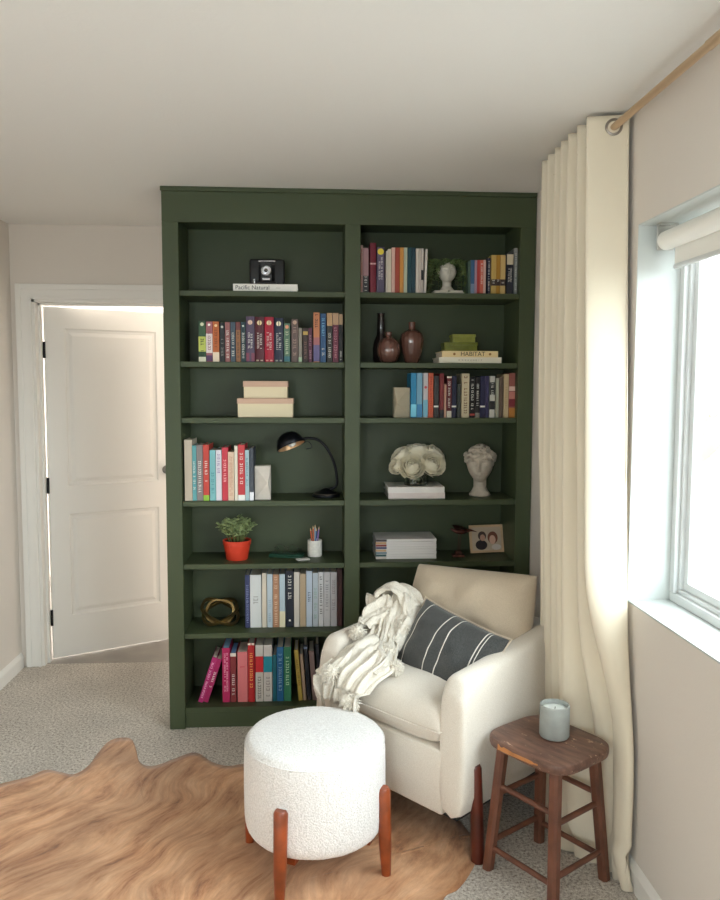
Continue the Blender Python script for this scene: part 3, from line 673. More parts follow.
# succulent in a red pot
p = fl(236, 561.5, SH[4]); z0 = SH[4]+.0004
rt = thing('potted_plant', 'bushy green jade plant in an orange-red pot on the left fifth shelf', 'plant', (p.x, 3.64, z0))
RED = mat('orange_red_plastic', (204, 62, 40), .4, bump=.05, bscale=40)
s = (onY(250.5, 545, 3.64).x-onY(221.5, 545, 3.64).x)/2; hp = onY(236, 539.5, 3.64).z-z0
bm = new(); lathe(bm, [(0, 0), (s*.72, 0), (s*.75, .004), (s*.92, hp*.76), (s*.96, hp*.77), (s, hp*.98), (s*.98, hp), (s*.93, hp), (s*.9, hp*.9), (0, hp*.9)], 40, cap=False); obj('pot', bm, RED, rt, auto=40)
bm = new(); lathe(bm, [(0, hp*.905), (s*.9, hp*.905)], 24, cap=False); obj('soil', bm, mat('potting_soil', (60, 44, 34), 1, bump=.8, bscale=200), rt)
def leaf(bm, base, d, L, w, th=.0015, curl=.2, n=4):
    d = d.normalized(); side = d.cross(Vector((0, 0, 1)));
    if side.length < .05: side = Vector((1, 0, 0))
    side.normalize(); up = side.cross(d).normalized()
    rows_ = []
    for i in range(n+1):
        t = i/n; ww = w*math.sin(PI*min(1, t*.93+.07))**.7*.5 if i < n else 0; c = base+d*L*t+up*(-curl*L*t*t)
        rows_.append((bm.verts.new(c-side*ww), bm.verts.new(c+up*th), bm.verts.new(c+side*ww), bm.verts.new(c-up*th)))
    for a, b in zip(rows_, rows_[1:]):
        for k in range(4): bm.faces.new((a[k], a[(k+1) % 4], b[(k+1) % 4], b[k]))
LEAF = mat('jade_leaf', (84, 116, 66), .4, vary=.45, vscale=35, c2=(186, 200, 140)); STEM = mat('plant_stem', (104, 110, 60), .6)
bl = new(); bs = new(); R = random.Random(4)
for k in range(46):
    a = R.uniform(0, 2*PI); rr = R.uniform(0, .9)**.6; base = Vector((math.cos(a)*s*.55*rr, math.sin(a)*s*.55*rr, hp*.88))
    tip = Vector((math.cos(a)*s*1.35*rr, math.sin(a)*s*1.1*rr, hp+.03+(.07)*(1-.45*rr)*R.uniform(.6, 1.15)))
    pts = catmull([base, base.lerp(tip, .5)+Vector((0, 0, .012)), tip], 7); tube(bs, pts, .0018, 5)
    for i, q in enumerate(pts[2:]):
        for j in range(3 if i < 4 else 5):
            aa = R.uniform(0, 2*PI); leaf(bl, q, Vector((math.cos(aa), math.sin(aa), R.uniform(.2, 1.3))), R.uniform(.016, .027), R.uniform(.011, .017), .002)
obj('foliage', bl, LEAF, rt, smooth=True); obj('stems', bs, STEM, rt, smooth=True)

# spectacles, case, card, pencils
p0 = onZ(279, 553, SH[4]); p1 = onZ(309, 560, SH[4])
cc = thing('glasses_case', 'dark green flat glasses case in front of the pencil cup on the left fifth shelf', 'case', (-.115, 3.675, SH[4]+.0004), math.radians(-14))
DG = mat('dark_green_leather', (18, 66, 48), .4, bump=.2, bscale=200)
bm = new(); box(bm, (-.08, -.034, 0), (.08, .034, .009), .004, 3); obj('case_base', bm, DG, cc, auto=50)
bm = new(); box(bm, (-.079, -.033, .0094), (.079, .033, .017), .0035, 3); obj('case_lid', bm, DG, cc, auto=50)
gl_ = thing('eyeglasses', 'thin metal framed round eyeglasses lying on the green case on the left fifth shelf', 'glasses', (-.115, 3.655, SH[4]+.0185), math.radians(-12))
DM = mat('dark_wire', (70, 66, 58), .3, .9)
for sx in (-1, 1):
    bm = new(); tube(bm, [(sx*.032+.025*math.cos(t), -.002, .024+.0215*math.sin(t)) for t in [2*PI*k/28 for k in range(28)]], .0014, 6, closed=True); rim = obj('rim', bm, DM, gl_, smooth=True)
    bm = new(); cyl(bm, (sx*.032, -.0023, .024), (sx*.032, -.0017, .024), .024, n=28); obj('lens', bm, G, rim)
    bm = new(); tube(bm, catmull([(sx*.057, 0, .028), (sx*.058, .03, .024), (sx*.056, .06, .012), (sx*.054, .07, .002)], 10), .0013, 6); obj('temple', bm, DM, gl_, smooth=True)
bm = new(); tube(bm, catmull([(-.008, -.002, .028), (0, -.002, .033), (.008, -.002, .028)], 8), .0014, 6); obj('bridge', bm, DM, gl_, smooth=True)
pc = onZ(303, 557.5, SH[4])
cd = thing('card_holder', 'small white card case lying at the shelf edge before the pencil cup', 'card case', (pc.x, 3.60, SH[4]+.0004), math.radians(20))
bm = new(); box(bm, (-.030, -.018, 0), (.030, .018, .006), .002); obj('card_body', bm, mat('white_card', (230, 228, 222), .5), cd)
bm = new(); box(bm, (-.030, -.0186, .0018), (.030, -.016, .0042)); obj('card_edge', bm, mat('grey_card', (120, 118, 116), .5), cd)
p = onZ(314.6, 555.5, SH[4]); s = (onY(322, 548, 3.69).x-onY(307.6, 548, 3.69).x)/2; hp = onY(314, 541, 3.66).z-SH[4]
cx_, cy_ = onY(314.8, 550, 3.69).x, 3.69
bm = new(); lathe(bm, [(0, 0), (s*.96, 0), (s, .004), (s, hp-.002), (s*.97, hp), (s*.9, hp-.002), (s*.9, .006), (0, .006)], 32, cap=False)
o_ = obj('pencil_cup', bm, mat('speckled_white_ceramic', (222, 218, 210), .5, vary=.1, vscale=60), auto=40); o_.location = (cx_, cy_, SH[4]+.0004); tag(o_, 'white speckled ceramic pencil cup on the left fifth shelf', 'cup')
pens = [((206, 96, 60), 'orange-brown', -.6, -.3), ((214, 120, 90), 'salmon', -.25, .35), ((70, 110, 170), 'blue', .2, -.35), ((150, 120, 180), 'violet', .6, .1), ((180, 190, 200), 'silver-grey', .05, .6)]
for c, nm, dx, dy in pens:
    b0 = Vector((cx_+dx*s*.3, cy_+dy*s*.3, SH[4]+.008)); b1_ = Vector((cx_+dx*s*1.0, cy_+dy*s*.95, SH[4]+.140+.012*dy))
    dr = (b1_-b0); L = dr.length; rt = thing('pencil', nm+' pencil standing in the white pencil cup on the left fifth shelf', 'pencil', b0, 0, 'pencils in the cup', rot=dr.to_track_quat('Z', 'Y').to_euler())
    bm = new(); lathe(bm, [(.0034, .0), (.0034, L*.9)], 6); obj('pencil_shaft', bm, mat('pencil_'+nm, c, .4), rt)
    bm = new(); lathe(bm, [(.0033, L*.9), (.0006, L)], 8); obj('pencil_tip', bm, mat('pencil_wood', (226, 196, 150), .7), rt)

# brass knot
p = fl(220, 625, SH[5]); BR = mat('aged_brass', (176, 152, 104), .28, .95, bump=.05, bscale=60)
kn = thing('brass_knot', 'aged brass sculpture of interlocking flat rings on the left sixth shelf', 'ornament', (p.x, 3.675, SH[5]+.0004))
bm = new()
def band_ring(bm, c, R_, w, t, rot, sq=.8, sx=1.0, n=48):
    rings = []
    for k in range(n):
        a = 2*PI*k/n; ca = math.copysign(abs(math.cos(a))**sq, math.cos(a)); sa = math.copysign(abs(math.sin(a))**sq, math.sin(a))
        rings.append([Vector(((R_+dt)*ca*sx, (R_+dt)*sa, dw)) for dt, dw in ((-t/2, -w/2), (t/2, -w/2), (t/2, w/2), (-t/2, w/2))])
    M_ = Matrix.Translation(Vector(c)) @ rot
    V = [[bm.verts.new(M_ @ v) for v in r] for r in rings]
    for i in range(n):
        a = V[i]; b = V[(i+1) % n]
        for k in range(4): bm.faces.new((a[k], a[(k+1) % 4], b[(k+1) % 4], b[k]))
E_ = lambda x, y, z: Matrix.Rotation(math.radians(z), 4, 'Z') @ Matrix.Rotation(math.radians(y), 4, 'Y') @ Matrix.Rotation(math.radians(x), 4, 'X')
for rot, R_, sx in ((E_(28, 26, 0), .062, 1.45), (E_(30, -24, 10), .060, 1.4), (E_(62, 6, -12), .054, 1.2)):
    b_ = new(); band_ring(b_, (0, 0, .072), R_, .014, .009, rot, sx=sx); o_ = obj('ring', b_, BR, kn, auto=40)
bm.free()
bpy.context.view_layer.update()
zmin = min((o.matrix_world @ v.co).z for o in kn.children for v in o.data.vertices); kn.location.z += SH[5]+.0006-zmin

# glass vases
def smoke(name, c):
    M = bpy.data.materials.new(name); M.use_nodes = True; nt = M.node_tree; b = nt.nodes['Principled BSDF']; b.inputs['Base Color'].default_value = lin(c); b.inputs['Roughness'].default_value = .16; b.inputs['Transmission Weight'].default_value = .35; b.inputs['Coat Weight'].default_value = .6
    return M
SM = smoke('amethyst_smoked_glass', (128, 88, 76)); SM2 = smoke('dark_smoked_glass', (52, 42, 42))
def vase(u0, u1, vtop, vneck, un0, un1, Y, mt, label, kind):
    z0 = SH[1]+.0024; c = onY((u0+u1)/2, 350, Y).x; r = (onY(u1, 348, Y).x-onY(u0, 348, Y).x)/2; h = onY(400, vtop, Y).z-z0; hn = onY(400, vneck, Y).z-z0; rn = (onY(un1, vtop+3, Y).x-onY(un0, vtop+3, Y).x)/2
    if kind == 'round': pr = [(0, 0), (r*.55, 0), (r*.78, hn*.12), (r*.97, hn*.38), (r, hn*.55), (r*.9, hn*.78), (r*.62, hn*.93), (rn*1.5, hn), (rn, hn*1.03), (rn*.95, h-.003), (rn*1.15, h)]
    elif kind == 'urn': pr = [(0, 0), (r*.52, 0), (r*.6, hn*.06), (r*.8, hn*.3), (r*.96, hn*.58), (r, hn*.72), (r*.88, hn*.88), (r*.55, hn*.97), (rn*1.2, hn), (rn, hn*1.04), (rn, h-.004), (rn*1.2, h)]
    else: pr = [(0, 0), (r*.7, 0), (r*.95, hn*.1), (r, hn*.5), (r*.85, hn*.75), (r*.5, hn*.94), (rn*1.1, hn*1.05), (rn, h-.004), (rn*1.25, h)]
    bm = new(); lathe(bm, pr, 64, cap=False, ripple=(lambda a: .02*math.cos(16*a)) if kind != 'bottle' else None)
    o = obj('vase', bm, mt, None, smooth=True, solid=.002); o.modifiers['solid'].offset = -1; o.location = (c, Y, z0); tag(o, label, 'vase', 'smoked glass vases')
vase(373, 388.5, 313.5, 334, 378.5, 385, 3.73, SM2, 'tall dark bottle vase at the back left of the three on the right second shelf', 'bottle')
vase(377.5, 399.5, 332, 338, 385.5, 391, 3.62, SM, 'squat ribbed purplish brown vase at the front left of the three', 'round')
vase(400.3, 423.2, 322, 330, 408.5, 414.5, 3.67, SM, 'ribbed smoky urn vase with short neck, rightmost of the three', 'urn')

# roses in a low glass vase
zv = SH[3]+.0016+h4+h5; gx = onY(416, 480, 3.66).x
gv = thing('glass_vase', 'low clear glass vase holding white roses on two flat books', 'vase', (gx, 3.66, zv))
vr = .058; vh = .075
CG = bpy.data.materials.new('clear_glass'); CG.use_nodes = True; b = CG.node_tree.nodes['Principled BSDF']; b.inputs['Base Color'].default_value = (.9, .93, .92, 1); b.inputs['Roughness'].default_value = .03; b.inputs['Transmission Weight'].default_value = 1; b.inputs['IOR'].default_value = 1.45
bm = new(); lathe(bm, [(0, 0), (vr*.95, 0), (vr, .003), (vr, vh), (vr-.003, vh), (vr-.003, .008), (0, .008)], 40, cap=False); obj('vase_body', bm, CG, gv, auto=40)
bs = new(); R = random.Random(8)
for k in range(22):
    a = R.uniform(0, 6.28); tube(bs, [(math.cos(a)*.045*R.uniform(.2, 1), math.sin(a)*.045*R.uniform(.2, 1), .010), (math.cos(a+2)*.04*R.random(), math.sin(a+2)*.04*R.random(), vh+.02)], .002, 5)
obj('flower_stems', bs, mat('pale_stem', (120, 130, 90), .6), gv, smooth=True)
PET = mat('ivory_petal', (238, 232, 212), .65, sheen=.2)
def rose(u, v, Y, r, label, tilt):
    c = onY(u, v, Y); rt = thing('rose', label, 'flower', c, 0, 'white roses in the glass vase', rot=tilt)
    R = random.Random(int(u*7)); bm = new(); gr = 2.39996
    for L_ in range(6):
        n_ = 3+L_; RL = r*(.24+.155*L_); th0 = math.radians(10+15.5*L_); off = R.uniform(0, 6.28)
        for k in range(n_):
            a0 = off+2*PI*k/n_; w_ = PI/n_*1.5; j0 = R.uniform(-.10, .10)
            def fn(i, j, a0=a0, w_=w_, RL=RL, th0=th0, j0=j0, L_=L_):
                e_ = abs(2*i-1); rim = th0+j0+.22*e_**2.5; th = 2.3+(rim-2.3)*j
                rr = RL*(1+.06*(i-.5))+r*.10*max(0, j-.72)/.28*(.5+L_*.12)-r*.05*(j < .1)
                a = a0+(2*i-1)*w_
                return Vector((rr*math.sin(th)*math.cos(a), rr*math.sin(th)*math.sin(a), rr*math.cos(th)*.92))
            grid(bm, fn, 8, 9)
    sphere(bm, (0, 0, -r*.05), r*.2, 1)
    obj('petals', bm, PET, rt, smooth=True)
    bm = new(); tube(bm, [(0, 0, -r*.4), (0, 0, -r*.85)], [.006, .003], 6); obj('stem', bm, mat('pale_stem', (120, 130, 90), .6), rt)
px = lambda n: n/780.*3.65
for (u, v, Y, r, lab, tl) in [
    (418, 450, 3.69, 13, 'white rose at the top centre of the bouquet', (.1, .05, 0)), (401, 455, 3.67, 11, 'white rose high at the left edge of the bouquet', (.3, -.7, 0)),
    (397, 465, 3.64, 9, 'smaller white rose low at the left edge of the bouquet', (.6, -.9, 0)), (436, 454, 3.68, 11.5, 'white rose high at the right edge of the bouquet', (.3, .7, 0)),
    (412, 466, 3.60, 12.5, 'large white rose at the front left of the bouquet', (1.05, -.2, 0)), (433, 464, 3.61, 12, 'large white rose at the front right of the bouquet', (1.0, .4, 0))]:
    rose(u, v, Y, px(r), lab, tl)

# bust planter
def bust(name, label, base, H, mt, cat, rotz=0, curls=True, plinth=False):
    """classical head on a flared neck, height H"""
    bm = new(); s = H; HS = 1.2; HZ = .635
    vs = bmesh.ops.create_icosphere(bm, subdivisions=5, radius=1)['verts']
    def g(x, z, cx, cz, sx, sz): return math.exp(-((x-cx)/sx)**2-((z-cz)/sz)**2)
    for v in vs:
        n = v.co.copy(); x, y, z = n
        w = .215*(1-.22*max(0, -z)**1.5); d = .265; h_ = .30
        p = Vector((x*w, y*d, z*h_))
        if z < 0: p.y += .02*z
        if y < 0:    # face
            fx, fz = p.x, p.z; k = min(1, -y*1.6)
            dy = 0
            dy -= .075*g(fx, fz, 0, -.055, .026, .05)+.045*g(fx, fz, 0, .02, .022, .07)     # nose
            dy += .035*(g(fx, fz, .085, .035, .045, .03)+g(fx, fz, -.085, .035, .045, .03))  # sockets
            dy -= .014*(g(fx, fz, .082, .028, .024, .014)+g(fx, fz, -.082, .028, .024, .014))  # eyeballs
            dy -= .022*(g(fx, fz, .085, .085, .055, .014)+g(fx, fz, -.085, .085, .055, .014))  # brow
            dy -= .030*g(fx, fz, 0, -.150, .05, .014)+.030*g(fx, fz, 0, -.182, .042, .014)-.02*g(fx, fz, 0, -.166, .05, .006)
            dy -= .035*g(fx, fz, 0, -.245, .045, .035)
            dy -= .012*(g(fx, fz, .1, -.07, .05, .05)+g(fx, fz, -.1, -.07, .05, .05))
            p.y += dy*k
        v.co = Vector((p.x*HS, p.y*HS, p.z*HS+HZ))*s
    lathe(bm, [(.0, .0), (.205*s, .0), (.215*s, .02*s), (.20*s, .05*s), (.16*s, .10*s), (.128*s, .17*s), (.128*s, .30*s), (.14*s, .42*s), (.1*s, .5*s), (0, .52*s)], 32, (0, .03*s, 0), cap=False)
    for sx in (-1, 1): sphere(bm, (sx*.212*s*HS, .03*s, .645*s), .05*s, 2, (.45, .7, 1.2))
    R = random.Random(5)
    if curls:
        pass
    if curls:
        for k in range(130):
            a = R.uniform(0, 2*PI); e = R.uniform(-.1, 1)**1
            el = R.uniform(.05, 1.45); x = math.cos(a)*math.cos(el); y = math.sin(a)*math.cos(el); z = math.sin(el)
            if y < -.3 and z < .42: continue
            if y < 0 and z < .30 and abs(x) < .85: continue
            c = Vector((x*.235*HS, y*.275*HS, z*.30*HS+HZ))*s; sphere(bm, c, R.uniform(.040, .066)*s, 1, (1, 1, .8))
        for k in range(15):
            a = PI*1.03+(PI*.94)*k/14; c = Vector((math.cos(a)*.235*HS, math.sin(a)*.268*HS, .815+.02*math.sin(k*2.1)))*s; sphere(bm, c, .058*s, 1)
    o = obj(name, bm, mt, None, smooth=True); o.location = base; o.rotation_euler.z = rotz
    rm = o.modifiers.new('remesh', 'REMESH'); rm.mode = 'VOXEL'; rm.voxel_size = .009*s; rm.use_smooth_shade = True
    tag(o, label, cat); return o
STONE = mat('weathered_plaster', (186, 176, 162), .9, vary=.14, vscale=25, bump=.3, bscale=120)
pz = SH[3]+.0006; bx = onY(480, 480, 3.66).x
Hb = onY(478, 443, 3.66).z-pz
bust('bust_planter', 'weathered grey plaster bust of a curly haired classical head on the right fourth shelf', (bx, 3.665, pz), Hb*.95, STONE, 'bust', math.radians(-16))
# small face pot with trailing plant, right top shelf
pz = SH[0]+.0004; bx = onY(447, 283, 3.655).x
Hb = onY(447, 262, 3.66).z-pz
fp = bust('face_planter', 'small white face planter on an open book base with trailing greenery, right top shelf', (bx, 3.655, pz+.022), Hb-.02, mat('white_ceramic', (214, 208, 196), .6), 'planter', 0, curls=False)
bm = new()
def opn(u, v):
    x = (u-.5)*.115; return Vector((x, -.045+.08*v, .012+.010*math.sin(abs(u-.5)*2*PI*.9)))
box(bm, (-.06, -.05, 0), (.06, .045, .012), .003); 
for sx in (-1, 1): box(bm, (sx*.002 if sx > 0 else -.056, -.046, .012), (.056 if sx > 0 else -.002, .042, .0215), .004)
o_ = obj('book_base', bm, mat('white_ceramic', (214, 208, 196), .6), fp); o_.location = (0, 0, -.022); fp.scale = (1.2, 1.1, 1)
bl = new(); bs = new(); R = random.Random(11)
for k in range(84):
    a = R.uniform(0, 2*PI); st = Vector((math.cos(a)*.02, math.sin(a)*.02, Hb-.045)); out = R.uniform(.05, .085); drop = R.uniform(.01, Hb-.035)
    dirx = math.cos(a)*1.15
    pts = catmull([st, st+Vector((dirx*out*.5, math.sin(a)*out*.3, R.uniform(.012, .034))), st+Vector((dirx*out, math.sin(a)*out*.45, -.01)), Vector((st.x+dirx*out*1.08, st.y+math.sin(a)*out*.5, max(Hb-.045-drop, -.018)))], 12)
    if abs(pts[-1].x) < .035 and pts[-1].y < 0: pts = pts[:6]
    tube(bs, pts, .0009, 4)
    for q in pts[1:]:
        for j in range(3):
            aa = R.uniform(0, 2*PI); leaf(bl, q, Vector((math.cos(aa), math.sin(aa), R.uniform(-.8, .5))), R.uniform(.009, .014), R.uniform(.008, .012), .0008, n=3)
obj('foliage', bl, mat('dark_ivy_leaf', (66, 94, 50), .5, vary=.4, vscale=40, c2=(128, 152, 92)), fp, smooth=True); obj('vines', bs, STEM, fp)

# bird sculpture and photo frame
BZ = mat('dark_bronze', (84, 46, 38), .45, .5)
bx = onY(458.5, 555, 3.645).x
bd = thing('bird_sculpture', 'dark bronze bird on a thin wire above a small base, right fifth shelf', 'ornament', (bx, 3.645, SH[4]+.0004))
def bp(u, v): q = onY(u, v, 3.645); return Vector((q.x-bx, 0, q.z-SH[4]))
bm = new(); box(bm, (-.030, -.022, 0), (.026, .022, .010), .002); box(bm, (-.017, -.014, .010), (.014, .014, .026), .003); obj('base_block', bm, BZ, bd)
bm = new(); tube(bm, [(-.004, 0, .024), bp(459, 534)], .0014, 6); tube(bm, [(.004, 0, .024), bp(461, 534)], .0014, 6); obj('wire', bm, BZ, bd)
bm = new(); pts = catmull([bp(450.5, 528), bp(454, 530.5), bp(460, 532), bp(466, 531), bp(471, 530.5), bp(477, 532)], 20)
rr = [.001+.0105*math.sin(PI*(k/19)**.8)**1.2 for k in range(20)]; tube(bm, pts, rr, 10)
for sx in (-1, 1):
    grid(bm, lambda i, j, sx=sx: bp(458, 531)+Vector((-.01+.055*i-.01*j, sx*(.006+.045*j), .004+.016*j-.01*i*i)), 6, 5)
obj('bird_body', bm, BZ, bd, smooth=True)
fx_, fy_ = onY(488, 540, 3.70).x, 3.70
fr_ = thing('photo_frame', 'pale wooden photo frame with a picture, leaning on the right fifth shelf', 'picture frame', (fx_, fy_, SH[4]+.0046), 0, rot=(math.radians(-14), 0, math.radians(8)))
w, h = .172, .135
bm = new(); 
for lo, hi in (((-w/2, 0, 0), (w/2, .012, .011)), ((-w/2, 0, h-.011), (w/2, .012, h)), ((-w/2, 0, .011), (-w/2+.011, .012, h-.011)), ((w/2-.011, 0, .011), (w/2, .012, h-.011))): box(bm, lo, hi, .001)
obj('frame_border', bm, mat('pale_oak', (206, 176, 140), .6, vary=.1, vscale=20), fr_)
bm = new(); box(bm, (-w/2+.011, .005, .011), (w/2-.011, .009, h-.011)); pic = obj('picture', bm, mat('picture_backdrop', (196, 178, 156), .5), fr_)
def blob(c, x, z, rx, rz, k):
    bm = new(); cyl(bm, (0, .0048-k*.0003, 0), (0, .0052, 0), 1, n=20); xf(bm, bm.verts, (x, 0, z), None, (rx, 1, rz)); obj('picture_patch', bm, mat('picture_tone', c, .5), pic)
blob((48, 40, 44), -.028, .038, .030, .024, 1); blob((70, 52, 48), -.022, .082, .021, .022, 2); blob((196, 150, 128), -.020, .073, .013, .016, 3)
blob((120, 70, 52), .032, .072, .026, .030, 4); blob((222, 180, 158), .030, .062, .016, .022, 5); blob((214, 206, 200), .048, .026, .024, .014, 6)
bm = new(); box(bm, (-.02, .012, .0), (.02, .016, h*.8)); obj('easel_back', bm, mat('black_card', (30, 30, 30), .8), fr_)
# ------------------------------------------------------------------ fabrics
def fabric(name, c, c2=None, scale=500, bump=.35, sheen=.3, rough=.95, big=0, dist=.0015):
    M = bpy.data.materials.new(name); M.use_nodes = True; nt = M.node_tree; b = nt.nodes['Principled BSDF']; L = nt.links.new
    b.inputs['Base Color'].default_value = lin(c); b.inputs['Roughness'].default_value = rough; b.inputs['Sheen Weight'].default_value = sheen; b.inputs['Specular IOR Level'].default_value = .15
    tc = nt.nodes.new('ShaderNodeTexCoord'); n = nt.nodes.new('ShaderNodeTexNoise'); n.inputs['Scale'].default_value = scale; n.inputs['Detail'].default_value = 2
    L(tc.outputs['Object'], n.inputs['Vector'])
    bp = nt.nodes.new('ShaderNodeBump'); bp.inputs['Strength'].default_value = bump; bp.inputs['Distance'].default_value = dist
    L(n.outputs['Fac'], bp.inputs['Height'])
    last = bp
    if big:
        m = nt.nodes.new('ShaderNodeTexNoise'); m.inputs['Scale'].default_value = 5; m.inputs['Detail'].default_value = 3; L(tc.outputs['Object'], m.inputs['Vector'])
        b2 = nt.nodes.new('ShaderNodeBump'); b2.inputs['Strength'].default_value = big; b2.inputs['Distance'].default_value = .03; L(m.outputs['Fac'], b2.inputs['Height']); L(bp.outputs['Normal'], b2.inputs['Normal']); last = b2
    L(last.outputs['Normal'], b.inputs['Normal'])
    if c2:
        r = nt.nodes.new('ShaderNodeValToRGB'); r.color_ramp.elements[0].position = .35; r.color_ramp.elements[1].position = .65; r.color_ramp.elements[0].color = lin(c2); r.color_ramp.elements[1].color = lin(c)
        L(n.outputs['Fac'], r.inputs['Fac']); L(r.outputs['Color'], b.inputs['Base Color'])
    return M
LINEN = fabric('ivory_linen', (226, 219, 208), (212, 203, 190), 420, .3, big=.15)
CUSH = fabric('beige_linen', (206, 190, 168), (192, 176, 154), 420, .3, big=.3)
BOUC = fabric('white_boucle', (236, 234, 232), (214, 211, 208), 190, .75, .4, dist=.005)
CURT = fabric('cream_curtain_cloth', (224, 214, 194), None, 300, .12, .1)
REDW = mat('cherry_stained_wood', (132, 60, 26), .34, vary=.4, vscale=14, coat=.2)
DREDW = mat('dark_cherry_wood', (84, 32, 20), .3, vary=.3, vscale=9, coat=.2)

# ------------------------------------------------------------------ armchair (front faces local -Y)
CA = math.radians(-49); ch_c = Vector((.510, 2.889, 0))
ch = thing('armchair', 'ivory upholstered armchair with sloping arms in the corner by the curtain', 'armchair', ch_c, CA)
HW, HD, AT = .365, .345, .105      # half width, half depth, arm thickness
RC = .12
def ushape(n):
    """centre line of the shell, from the front of the right arm round the back to the front of the left arm; returns (pos, outward normal, s)"""
    pts = []
    inset = AT/2
    x, yb, yf = HW-inset, HD-inset, -HD
    r = RC-inset+.03
    L1 = (yb-r)-yf; La = PI/2*r; L2 = 2*(x-r); tot = 2*L1+2*La+L2
    for k in range(n):
        s = tot*k/(n-1); d = s
        if d <= L1: p = Vector((x, yf+d, 0)); nn = Vector((1, 0, 0))
        elif d <= L1+La: a = (d-L1)/r; nn = Vector((math.cos(a), math.sin(a), 0)); p = Vector((x-r, yb-r, 0))+nn*r
        elif d <= L1+La+L2: p = Vector((x-r-(d-L1-La), yb, 0)); nn = Vector((0, 1, 0))
        elif d <= L1+2*La+L2: a = PI/2+(d-L1-La-L2)/r; nn = Vector((math.cos(a), math.sin(a), 0)); p = Vector((-(x-r), yb-r, 0))+nn*r
        else: p = Vector((-x, yb-r-(d-L1-2*La-L2), 0)); nn = Vector((-1, 0, 0))
        pts.append((p, nn, s, tot))
    return pts
Z0, ZSEAT = .155, .33
def shell(n=110):
    bm = new(); rings = []; R_ = .045
    for p, nn, s, tot in ushape(n):
        e = min(s, tot-s)
        t = min(1, e/.55)
        top = .628+.038*t+.02*t*t
        cap = R_-math.sqrt(max(0, R_*R_-(R_-min(e, R_))**2)) if e < R_ else 0
        top -= cap
        th = AT
        lean = .014
        f = Vector((0, 1, 0))*(.02)        # arm front leans back slightly at the top
        ring = []
        rt_ = .042
        prof = [(.5*th, Z0, 0), (.5*th, .3, .3), (.5*th, .45, .62), (.48*th, top-rt_*1.1, 1), (.40*th, top-rt_*.35, 1), (.22*th, top-.004, 1), (0, top, 1), (-.22*th, top-.004, 1), (-.40*th, top-rt_*.35, 1), (-.48*th, top-rt_*1.1, 1), (-.5*th, .45, .62), (-.5*th, .3, .2), (-.5*th, Z0, 0)]
        for o_, z, l_ in prof:
            frontness = max(0, 1-e/.25)
            q = p+nn*(o_-lean*l_)+f*l_*frontness
            ring.append(bm.verts.new((q.x, q.y, min(z, top))))
        rings.append(ring)
    m_ = len(rings[0])
    for a, b in zip(rings, rings[1:]):
        for i in range(m_): bm.faces.new((a[i], a[(i+1) % m_], b[(i+1) % m_], b[i]))
    # softly puffed end caps
    for ring, sg in ((rings[0], -1), (rings[-1], 1)):
        last = ring
        for k, (sc2, off) in enumerate(((.86, .006), (.5, .009))):
            cen = sum((v.co for v in ring), Vector())/m_
            nr = [bm.verts.new(Vector((cen.x+(v.co.x-cen.x)*sc2, v.co.y-off, cen.z+(v.co.z-cen.z)*(1-(1-sc2)*.35)))) for v in ring]
            for i in range(m_): bm.faces.new((last[i], last[(i+1) % m_], nr[(i+1) % m_], nr[i]))
            last = nr
        bm.faces.new(last)
    return bm
sh_o = obj('upholstered_shell', shell(), LINEN, ch, smooth=True, sub=1)
bm = new(); box(bm, (-HW+.09, -HD-.002, Z0), (HW-.09, -HD+.06, .375), .012, 3); obj('front_rail', bm, LINEN, ch, auto=50)
bm = new(); box(bm, (-HW+.05, -HD+.03, Z0-.012), (HW-.05, HD-.05, Z0+.05)); obj('seat_base', bm, mat('black_dust_cover', (30, 28, 28), .9), ch)
def cushion(w, d, h, nx=26, ny=26, puff=.35, corner=.06, edge=2.6, seedn=0, wrink=.004):
    bm = new(); 
    def P(i, j, sg):
        u = 2*i-1; v = 2*j-1
        du = (1-abs(u)**edge); dv = (1-abs(v)**edge)
        t = max(0, du*dv)**puff
        # round plan corners
        k = 1-corner*(abs(u)*abs(v))**4
        x = u*w/2*k*(1-.02*(1-abs(v)**2)*0); y = v*d/2*k
        z = sg*h/2*t
        nz = noise.noise(Vector((x*9+seedn, y*9, sg*3)))*wrink*4*t + noise.noise(Vector((x*25+seedn, y*25, sg*5)))*wrink*t
        return Vector((x, y, z+nz))
    top = [[bm.verts.new(P(i/nx, j/ny, 1)) for j in range(ny+1)] for i in range(nx+1)]
    bot = [[None]*(ny+1) for _ in range(nx+1)]
    for i in range(nx+1):
        for j in range(ny+1):
            bot[i][j] = top[i][j] if i in (0, nx) or j in (0, ny) else bm.verts.new(P(i/nx, j/ny, -1))
    for i in range(nx):
        for j in range(ny):
            bm.faces.new((top[i][j], top[i+1][j], top[i+1][j+1], top[i][j+1])); bm.faces.new((bot[i][j], bot[i][j+1], bot[i+1][j+1], bot[i+1][j]))
    return bm
def edge_tube(w, d, corner=.06, r=.003, n=20):
    pts = []
    for (a, b) in (((-1, -1), (1, -1)), ((1, -1), (1, 1)), ((1, 1), (-1, 1)), ((-1, 1), (-1, -1))):
        for k in range(n):
            t = k/n; u = a[0]+(b[0]-a[0])*t; v = a[1]+(b[1]-a[1])*t; kk = 1-corner*(abs(u)*abs(v))**4; pts.append((u*w/2*kk, v*d/2*kk, 0))
    bm = new(); tube(bm, pts, r, 6, closed=True); return bm
sw = 2*(HW-AT)-.004
bm = cushion(sw+.03, 2*HD-.08, .215, puff=.30, edge=4.5, corner=.03, wrink=.002)
for v in bm.verts:      # flatter belly, crowned top
    if v.co.z < 0: v.co.z *= .72
sc_o = obj('seat_cushion', bm, LINEN, ch, smooth=True, sub=1); sc_o.location = (0, -.056, .438)
